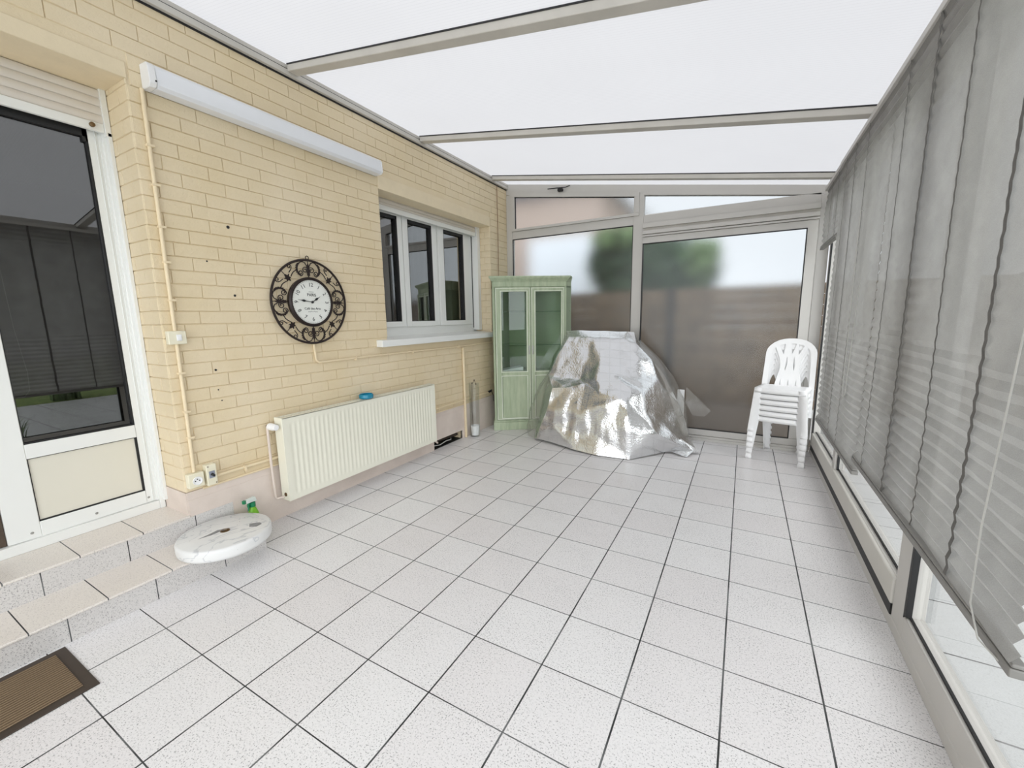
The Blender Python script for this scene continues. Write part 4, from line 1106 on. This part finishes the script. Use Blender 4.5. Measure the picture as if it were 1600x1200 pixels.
# ================================================================== GLASS VASE
va = thing('glass_vase', (-0.165, 3.335, 0), 'tall clear glass cylinder vase on the floor left of the green cabinet', 'vase')
m = MB(); m.lathe([(0.0, 0.002), (0.060, 0.0), (0.062, 0.01), (0.062, 0.655), (0.059, 0.658), (0.057, 0.655), (0.057, 0.016), (0, 0.014)], 36); m.build('glass_wall', M['vase_glass'], va)
m = MB(); m.lathe([(0, 0.0), (0.044, 0.0), (0.054, 0.115), (0.050, 0.118), (0.046, 0.10), (0, 0.098)], 32); o = m.build('white_pot', M['white_plastic']); o.location = (-0.165, 3.335, 0.017)
tag(o, 'small white pot inside the tall glass vase', 'pot')
m = MB(); m.tube([(-0.03, 0, 0.10), (-0.035, 0.0, 0.35), (-0.03, 0.005, 0.62)], 0.003, 6); m.tube([(-0.03, 0.005, 0.62), (0.0, 0.01, 0.665), (0.028, 0.0, 0.63)], 0.0025, 6)
for p in ((-0.03, 0.005, 0.63), (0.0, 0.01, 0.668), (0.028, 0, 0.625)):
    m.lathe([(0, -0.008), (0.007, -0.004), (0.008, 0.003), (0, 0.009)], 10, lambda x, y, z_, p=p: (p[0] + x, p[1] + y, p[2] + z_))
o = m.build('dry_stem', M['bark']); o.location = (-0.165, 3.335, 0.02)
tag(o, 'thin dry brown stem standing in the glass vase', 'stem')

# ================================================================== CABINET
AC = math.atan2(0.56236, 0.82689)
cb = thing('display_cabinet', (-0.083, 3.671, 0), 'sage green glazed corner display cabinet', 'cabinet', (0, 0, AC))
W = 0.915
def loc(wx, wy):
    dx, dy = wx + 0.083, wy - 3.671
    return (dx * 0.82689 + dy * 0.56236, -dx * 0.56236 + dy * 0.82689)
pA, pB = (0.0, 0.0), (W, 0.0)
pL, pK, pR = loc(-0.20, 3.85), loc(-0.22, 4.31), loc(0.69, 4.31)
outer = [pA, pB, pR, pK, pL]
m = MB()
up = lambda u, v, w: (u, v, w)
m.prism(outer, up, 0.10, 0.135); m.prism(outer, up, 0.725, 0.745); m.prism(outer, up, 1.78, 1.80)
def panel(p, q, z0, z1, t=0.016):
    d = Vector((q[0] - p[0], q[1] - p[1])).normalized(); nn = Vector((-d.y, d.x)) * t
    m.prism([p, q, (q[0] + nn.x, q[1] + nn.y), (p[0] + nn.x, p[1] + nn.y)], up, z0, z1)
panel(pB, pR, 0.1, 1.8); panel(pR, pK, 0.1, 1.8); panel(pK, pL, 0.1, 1.8); panel(pL, pA, 0.1, 1.8)
m.build('carcass', M['sage_dark'], cb)
m = MB(); m.box(0, 0.026, -0.004, 0.02, 0.10, 1.80); m.box(W - 0.026, W, -0.004, 0.02, 0.10, 1.80); m.box(0, W, -0.006, 0.03, 1.792, 1.855)
m.build('face_frame', M['sage'], cb, bevel=0.003)
m = MB()
pl = [(-0.018, -0.022), (W + 0.018, -0.022), (pR[0] + 0.012, pR[1]), (pK[0], pK[1]), (pL[0] - 0.012, pL[1])]
m.prism(pl, up, 0.0, 0.105); m.prism([(-0.010, -0.014), (W + 0.010, -0.014), pR, pK, pL], up, 0.105, 0.128)
m.build('plinth', M['sage'], cb, bevel=0.008)
m = MB(); m.prism([(0.0, -0.004), (W, -0.004), pR, pK, pL], up, 1.80, 1.855)
for z0, z1, e0 in ((1.855, 1.870, 0.010), (1.870, 1.884, 0.020), (1.884, 1.897, 0.032), (1.897, 1.918, 0.042)):
    m.prism([(-e0, -e0), (W + e0, -e0), (pR[0] + e0 * 0.3, pR[1]), pK, (pL[0] - e0 * 0.3, pL[1])], up, z0, z1)
m.build('cornice', M['sage'], cb, bevel=0.005)
for sgn, (a, b, ga, gb) in ((1, (0.028, 0.464, 0.105, 0.412)), (-1, (0.469, W - 0.028, 0.528, 0.845))):
    m = MB()
    for (x0, x1, z0, z1) in ((a, ga, 0.135, 1.785), (gb, b, 0.135, 1.785), (ga, gb, 0.135, 0.165), (ga, gb, 0.690, 0.757), (ga, gb, 1.732, 1.785)):
        m.box(x0, x1, -0.024, -0.006, z0, z1)
    dr = m.build('door', M['sage'], cb, bevel=0.003)
    m = MB()
    def molding(x0, x1, z0, z1, w=0.009, y=-0.029):
        m.box(x0, x1, y, -0.022, z0, z0 + w); m.box(x0, x1, y, -0.022, z1 - w, z1); m.box(x0, x0 + w, y, -0.022, z0, z1); m.box(x1 - w, x1, y, -0.022, z0, z1)
    molding(ga - 0.014, gb + 0.014, 0.744, 1.745); molding(ga - 0.014, gb + 0.014, 0.152, 0.703); molding(a + 0.006, b - 0.006, 0.142, 1.778, 0.007)
    lab(m.build('moulding', M['sage_light'], dr, bevel=0.002), 'rubbed pale moulding')
    m = MB(); m.box(ga - 0.002, gb + 0.002, -0.016, -0.012, 0.757, 1.732); m.build('glass_pane', M['cab_pane'], dr)
    m = MB(); m.box(ga - 0.002, gb + 0.002, -0.018, -0.008, 0.165, 0.690); m.build('lower_panel', M['sage'], dr)
    hx = b - 0.020 if sgn > 0 else a + 0.020
    m = MB(); m.tube([(hx, -0.026, 0.975), (hx, -0.045, 0.985), (hx, -0.047, 1.02), (hx, -0.045, 1.055), (hx, -0.026, 1.065)], 0.0045, 8); m.box(hx - 0.008, hx + 0.008, -0.030, -0.0235, 0.965, 1.075)
    lab(m.build('handle', M['steel'], dr), 'tarnished metal handle')
ins = [(0.02, 0.012), (W - 0.02, 0.012), (pR[0] - 0.02, pR[1] - 0.03), (pK[0], pK[1] - 0.05), (pL[0] + 0.03, pL[1])]
for zz in (1.075, 1.490):
    m = MB(); m.prism(ins, up, zz, zz + 0.006); m.build('glass_shelf', M['shelf_glass'], cb)
m = MB()
m.hexa([(0.10, 0.06, 0.0), (0.38, 0.10, 0.0), (0.36, 0.30, 0.0), (0.08, 0.26, 0.0), (0.10, 0.06, 0.012), (0.38, 0.10, 0.05), (0.36, 0.30, 0.05), (0.08, 0.26, 0.012)])
o = m.build('paper_bundle', M['paper']); o.location = (-0.083, 3.671, 0.746); o.rotation_euler = (0, 0, AC)
tag(o, 'white folded papers lying at the bottom of the green cabinet', 'papers')

# ================================================================== FOIL COVER
net = [
[[0.69,4.14,1.23],[0.728,4.06,1.25],[0.884,4.08,1.258],[1.044,4.08,1.251],[1.199,4.08,1.251],[1.35,4.08,1.244],[1.46,4.08,1.245],[1.539,4.08,1.238],[1.548,4.25,1.127]],
[[0.69,4.10,1.144],[0.804,3.95,1.179],[0.936,3.94,1.181],[1.095,3.93,1.183],[1.246,3.93,1.177],[1.334,3.93,1.171],[1.461,3.94,1.165],[1.589,3.97,1.122],[1.618,4.25,1.016]],
[[0.60,4.03,0.934],[0.728,3.8,0.976],[0.892,3.79,0.967],[1.088,3.78,0.952],[1.281,3.73,0.963],[1.454,3.77,0.965],[1.643,3.84,0.951],[1.76,3.97,0.943],[1.831,4.22,0.789]],
[[0.53,3.97,0.685],[0.674,3.66,0.755],[0.85,3.66,0.75],[1.046,3.65,0.733],[1.255,3.57,0.784],[1.468,3.6,0.805],[1.695,3.72,0.781],[1.837,3.92,0.742],[1.939,4.2,0.607]],
[[0.515,3.9,0.507],[0.785,3.5,0.636],[0.953,3.5,0.648],[1.144,3.52,0.7],[1.361,3.42,0.635],[1.583,3.5,0.731],[1.761,3.58,0.651],[1.868,3.82,0.55],[2.046,4.18,0.412]],
[[0.485,3.85,0.246],[0.735,3.47,0.388],[0.911,3.42,0.415],[1.144,3.39,0.408],[1.382,3.36,0.512],[1.617,3.38,0.608],[1.807,3.48,0.455],[1.929,3.74,0.343],[2.127,4.12,0.243]],
[[0.437,3.8,0.064],[0.645,3.49,0.186],[0.873,3.42,0.193],[1.117,3.37,0.177],[1.373,3.34,0.203],[1.705,3.31,0.319],[1.927,3.44,0.261],[2.105,3.7,0.175],[2.168,4.05,0.105]],
[[0.561,3.491,0.03],[0.592,3.477,0.03],[0.806,3.433,0.025],[1.103,3.315,0.02],[1.366,3.268,0.01],[1.71,3.3,0.006],[1.993,3.66,0.02],[2.299,3.79,0.006],[2.184,4.191,0.01]]]
NR, NC, SUB = len(net), len(net[0]), 7
def foil_pt(u, v):
    a, b = u * (NC - 1), v * (NR - 1)
    i, j = min(int(a), NC - 2), min(int(b), NR - 2)
    fu, fv = a - i, b - j
    P = [[Vector(net[j + q][i + p]) for p in (0, 1)] for q in (0, 1)]
    # two flat facets per cell, so the sheet creases like foil
    if (i + j) % 2:
        if fu + fv < 1: r = P[0][0] + (P[0][1] - P[0][0]) * fu + (P[1][0] - P[0][0]) * fv
        else: r = P[1][1] + (P[1][0] - P[1][1]) * (1 - fu) + (P[0][1] - P[1][1]) * (1 - fv)
    else:
        if fu > fv: r = P[0][0] + (P[0][1] - P[0][0]) * fu + (P[1][1] - P[0][1]) * fv
        else: r = P[0][0] + (P[1][0] - P[0][0]) * fv + (P[1][1] - P[1][0]) * fu
    edge = min(1, min(v, 1 - v) * 9)
    low = max(0.0, min(1.0, (v - 0.55) * 5))
    vert = abs(noise.noise(Vector((r.x * 9.0, 3.0, r.z * 1.6))))          # long creases hanging down the front flap
    d = noise.noise(r * 4.5) * 0.012 + (0.3 - vert) * 0.055 * low + (0.25 - abs(noise.noise(r * 8 + Vector((4, 1, 2))))) * 0.022 + (0.25 - abs(noise.noise(r * 19))) * 0.007
    r = r + Vector((0.15, -0.8, 0.35)) * d * edge
    return tuple(r)
fo = thing('foil_cover', (1.3, 3.75, 0), 'crumpled silver bubble-foil cover draped over a bulky object beside the cabinet', 'cover')
m = MB(); m.grid(lambda u, v: tuple(Vector(foil_pt(u, v)) - Vector((1.3, 3.75, 0))), (NC - 1) * SUB, (NR - 1) * SUB, False)
m.build('foil_sheet', M['foil'], fo)
m = MB()
def wing(pts, nn=8):
    a, b, c = [Vector(p) for p in pts]
    vs, idx = [], {}
    for i in range(nn + 1):
        for j in range(nn + 1 - i):
            p = a + (b - a) * (i / nn) + (c - a) * (j / nn)
            p = p + Vector((0, -1, 0.5)) * noise.noise(p * 12) * 0.012 * min(1, (p.z + 0.02) * 12)
            idx[(i, j)] = len(vs); vs.append(tuple(p - Vector((1.3, 3.75, 0))))
    fs = []
    for i in range(nn):
        for j in range(nn - i):
            fs.append((idx[(i, j)], idx[(i + 1, j)], idx[(i, j + 1)]))
            if j < nn - i - 1: fs.append((idx[(i + 1, j)], idx[(i + 1, j + 1)], idx[(i, j + 1)]))
    m.add(vs, fs)
wing([(2.05, 3.66, 0.03), (2.20, 3.62, 0.006), (2.26, 3.76, 0.05)])
wing([(2.02, 3.66, 0.05), (2.13, 3.70, 0.17), (2.33, 3.80, 0.01)])
lab(m.build('loose_corner', M['foil'], fo), 'loose foil corner lying on the floor')
# what stands underneath
m = MB(); m.box(0.74, 1.80, 3.57, 4.15, 0.0, 0.05); m.box(0.86, 1.60, 3.80, 4.15, 0.05, 0.60); m.box(0.92, 1.45, 4.12, 4.22, 0.60, 1.10)
tag(m.build('covered_base', M['black'], bevel=0.02), 'black base of the covered object, peeking out under the foil cover', 'base')
# clear plastic sheeting around the back and sides
ps = thing('plastic_sheet', (1.3, 4.05, 0), 'clear crumpled plastic sheet bulging out behind the foil cover', 'plastic sheet')
prL = [(0.69, 4.12, 1.20), (0.575, 3.985, 0.80), (0.455, 3.93, 0.56), (0.345, 3.87, 0.30), (0.315, 3.86, 0.10), (0.36, 3.82, 0.008)]
prM = [(0.82, 3.98, 1.16), (0.71, 3.72, 0.78), (0.66, 3.56, 0.56), (0.60, 3.54, 0.30), (0.56, 3.56, 0.10), (0.54, 3.56, 0.008)]
m = MB()
def strip(A, B, nu, bul, sgn):
    def fn(u, v):
        t = v * (len(A) - 1); i = min(int(t), len(A) - 2); f_ = t - i
        a = Vector(A[i]).lerp(Vector(A[i + 1]), f_); b = Vector(B[i]).lerp(Vector(B[i + 1]), f_)
        p = a.lerp(b, u) + Vector((sgn * 1.0, -0.9, 0)) * bul * math.sin(u * PI) * min(1, v * 3)
        d = noise.noise(p * 7) * 0.014 + abs(noise.noise(p * 15)) * 0.008
        p = p + Vector((sgn * 0.7, -0.7, 0)) * d
        p.z = max(p.z, 0.006)
        return tuple(p - Vector((1.3, 4.05, 0)))
    m.grid(fn, nu, 34, True)
strip(prL, prM, 12, 0.05, -1)
m.build('left_bulge', M['film'], ps)
m = MB()
prR = [(1.56, 4.27, 1.14), (1.80, 4.26, 0.93), (1.96, 4.26, 0.72), (2.11, 4.22, 0.44), (2.16, 4.15, 0.10), (2.15, 4.12, 0.008)]
prN = [(1.58, 4.05, 1.12), (1.77, 4.0, 0.92), (1.90, 3.98, 0.70), (2.02, 3.95, 0.42), (2.12, 3.92, 0.14), (2.16, 3.95, 0.008)]
strip(prR, prN, 10, 0.02, 1)
m.build('right_bulge', M['film'], ps)
m = MB()
tri = [(2.09, 4.29, 0.62), (2.36, 4.29, 0.36), (2.30, 4.28, 0.29), (2.17, 4.26, 0.30), (2.10, 4.24, 0.45)]
cen = Vector((2.20, 4.25, 0.40))
vs = [tuple(cen - Vector((1.3, 4.05, 0)))] + [tuple(Vector(p) - Vector((1.3, 4.05, 0))) for p in tri]
m.add(vs, [(0, 1 + i, 1 + (i + 1) % 5) for i in range(5)])
m.build('loose_corner', M['film'], ps)
m = MB(); m.box(2.0, 2.075, 4.29, 4.325, 0.0, 0.575)
tag(m.build('white_board', M['white_plastic'], bevel=0.004), 'narrow white board standing behind the right side of the foil cover', 'board')

# ================================================================== CHAIRS
CH_O, CH_A = (2.955, 3.832), -math.atan2(0.228, 0.974)
def make_chair():
    root = thing('garden_chair', (CH_O[0], CH_O[1], 0), '', 'chair', (0, 0, CH_A), group='stacked white plastic chairs')
    # seat
    mm = MB()
    SW, SD, SZ = 0.208, 0.385, 0.440
    def seat(u, v):
        x = -SW + 2 * SW * u; y = SD * v
        wx = SW * (1 - 0.08 * v)
        x = x * wx / SW
        z_ = SZ - 0.012 * (1 - (2 * u - 1) ** 2) * (0.4 + 0.6 * v) - 0.010 * (1 - abs(2 * u - 1) ** 8) * 0 - 0.03 * max(0, v - 0.6)
        return (x, y, z_)
    mm.grid(seat, 14, 14, True)
    seat_o = mm.build('seat', M['white_plastic'], root, solid=0.005)
    mm = MB()
    # front apron with a curved lower edge, and side aprons
    for k in range(14):
        u0, u1 = k / 14, (k + 1) / 14
        def low(u): return seat(u, 0)[2] - 0.045
        a, b = seat(u0, 0), seat(u1, 0)
        mm.add([(a[0], a[1] - 0.004, low(u0)), (b[0], b[1] - 0.004, low(u1)), (b[0], b[1], b[2]), (a[0], a[1], a[2])], [(0, 1, 2, 3)], True)
    for u in (0, 1):
        for k in range(8):
            a, b = seat(u, k / 8), seat(u, (k + 1) / 8)
            sx = -1 if u == 0 else 1
            mm.add([(a[0] + sx * 0.004, a[1], a[2] - 0.042), (b[0] + sx * 0.004, b[1], b[2] - 0.042), b, a], [(0, 1, 2, 3)], True)
    mm.build('apron', M['white_plastic'], root, solid=0.004, weld=True)
    # legs: L-shaped shells that flare outwards
    def leg(x0, y0, x1, y1, fy, zt):
        mm = MB()
        sx = -1 if x0 < 0 else 1
        N = 8
        vs, fs = [], []
        for i in range(N + 1):
            t = (0, .16, .32, .48, .64, .80, .92, .9301, 1)[i]
            x, y, z_ = x0 + (x1 - x0) * t, y0 + (y1 - y0) * t, zt * (1 - t)
            wd = 0.062 - 0.018 * t + (0.007 if t > 0.93 else 0)
            vs += [(x - sx * wd, y, z_), (x, y, z_), (x, y + fy * wd, z_)]
            if i:
                o = 3 * i
                fs += [(o - 3, o - 2, o + 1, o), (o - 2, o - 1, o + 2, o + 1)]
        mm.add(vs, fs)
        # foot pad
        o = mm.build('leg', M['white_plastic'], root, solid=0.004, weld=True)
        return o
    for sx in (-1, 1):
        leg(sx * SW, -0.002, sx * 0.243, -0.012, 1, SZ - 0.002)
    for sx in (-1, 1):
        leg(sx * SW * 0.90, SD, sx * 0.165, 0.450, -1, SZ - 0.025)
    # backrest with its fan of slats
    S, VH = 0.225 / 435, 0.475 / 760
    def q(x, y): return ((x - 865) * S, (860 - y) * VH)
    left = [(425, 880), (430, 700), (436, 520), (438, 400), (442, 320), (460, 265), (500, 215), (560, 168), (640, 130), (720, 110), (800, 101), (865, 100)]
    outl = [q(*p) for p in left] + [q(1730 - p[0], p[1]) for p in reversed(left[:-1])]
    hl = [(515, 845), (518, 700), (526, 520), (545, 350), (570, 275), (598, 248), (640, 330), (680, 420), (702, 500), (705, 560), (692, 630), (668, 720), (650, 800), (640, 845)]
    holes = [[q(*p) for p in hl], [q(1730 - p[0], p[1]) for p in hl]]
    for h_ in ([(662, 215), (710, 200), (758, 190), (750, 270), (738, 352), (700, 285)], [(850, 185), (940, 185), (915, 260), (880, 345), (862, 262)],
               [(805, 388), (820, 470), (814, 530), (792, 612), (780, 520)], [(722, 842), (735, 752), (744, 842)]):
        holes.append([q(*p) for p in h_])
        if h_[0][0] != 850: holes.append([q(1730 - p[0], p[1]) for p in h_])
    holes.append([q(*p) for p in [(850, 842), (865, 748), (880, 842)]])
    def bend(c):
        x, z_, t = c.x, c.y, c.z
        y = SD - 0.004 + z_ * 0.165 + 0.03 * z_ * z_ - 0.45 * x * x + t
        return Vector((x * (1 - 0.02), y, SZ - 0.02 + z_))
    plate_with_holes('backrest', M['white_plastic'], outl, holes, 0.0045, 0.022, bend, root)
    return root
ch0 = make_chair()
CHL = ['white plastic chair at the very bottom of the stack, feet on the floor', 'white plastic chair second from the bottom of the stack', 'white plastic chair third from the bottom of the stack',
       'white plastic chair third from the top of the stack', 'white plastic chair second from the top of the stack', 'white plastic chair on top of the stack, its seat fully visible']
for i in range(6):
    c_ = ch0 if i == 0 else copy_tree(ch0)
    c_.location = (CH_O[0], CH_O[1], 0.0555 * i)
    c_['label'] = CHL[i]

# ================================================================== STEP CLUTTER
md_ = thing('marble_slab', (0.008, 0.442, 0.1305), 'round white marble slab with grey veins lying on the lower step', 'marble slab')
m = MB(); R_ = 0.238
m.lathe([(0.0, 0.0), (R_ - 0.012, 0.0), (R_ - 0.002, 0.008), (R_, 0.02), (R_, 0.056), (R_ - 0.005, 0.067), (R_ - 0.014, 0.071), (0.026, 0.071), (0.024, 0.068), (0.023, 0.050), (0.0, 0.050)], 72)
m.build('disc', M['marble'], md_)
m = MB(); m.lathe([(0.024, 0.066), (0.024, 0.0725), (0.018, 0.0735), (0.015, 0.066), (0, 0.060)], 24); lab(m.build('centre_bolt', M['brass'], md_), 'dull brass bolt socket')
m = MB()
for pts in ([(0.045, 0.115), (0.085, 0.155), (0.115, 0.150), (0.120, 0.115), (0.085, 0.092)], [(-0.03, -0.13), (-0.035, -0.07), (-0.045, -0.02), (-0.02, 0.02), (-0.005, 0.03), (-0.012, -0.02), (-0.012, -0.07)]):
    m.prism(pts, up, 0.0708, 0.0716)
m.build('worn_patch', M['marble_chip'], md_)
sb = thing('spray_bottle', (-0.17, 0.70, 0), 'green trigger spray bottle standing on the floor behind the marble slab', 'spray bottle', (0, 0, math.radians(200)))
m = MB(); m.lathe([(0.0, 0.0), (0.040, 0.0), (0.044, 0.006), (0.044, 0.12), (0.038, 0.155), (0.022, 0.195), (0.016, 0.205), (0.016, 0.215), (0, 0.215)], 28, lambda x, y, z_: (x * 0.75, y * 1.0, z_)); m.build('bottle_body', M['green_light'], sb)
m = MB(); m.lathe([(0.018, 0.205), (0.020, 0.207), (0.020, 0.232), (0.016, 0.236), (0, 0.236)], 20); m.build('collar', M['green_dark'], sb)
m = MB(); m.hexa([(-0.014, -0.03, 0.234), (0.014, -0.03, 0.234), (0.011, 0.055, 0.246), (-0.011, 0.055, 0.246), (-0.012, -0.022, 0.268), (0.012, -0.022, 0.268), (0.010, 0.058, 0.272), (-0.010, 0.058, 0.272)])
hd = m.build('spray_head', M['clear_plastic'], sb, bevel=0.004)
m = MB(); m.tube([(0, 0.026, 0.246), (0, 0.034, 0.225), (0, 0.030, 0.205), (0, 0.038, 0.190)], [0.008, 0.007, 0.006, 0.004], 8); m.box(-0.009, 0.009, 0.054, 0.070, 0.250, 0.272); m.build('trigger', M['green_dark'], hd)
# doormat
dm = thing('doormat', (0.262, -0.68, 0), 'brown ribbed doormat with a dark rubber border at the foot of the steps', 'doormat')
m = MB(); m.box(-0.198, 0.198, -0.41, 0.41, 0, 0.005); m.build('rubber_border', M['mat_edge'], dm, bevel=0.002)
m = MB(); m.box(-0.160, 0.160, -0.372, 0.372, 0.005, 0.010); m.build('ribbed_pile', M['mat_pile'], dm, bevel=0.003)
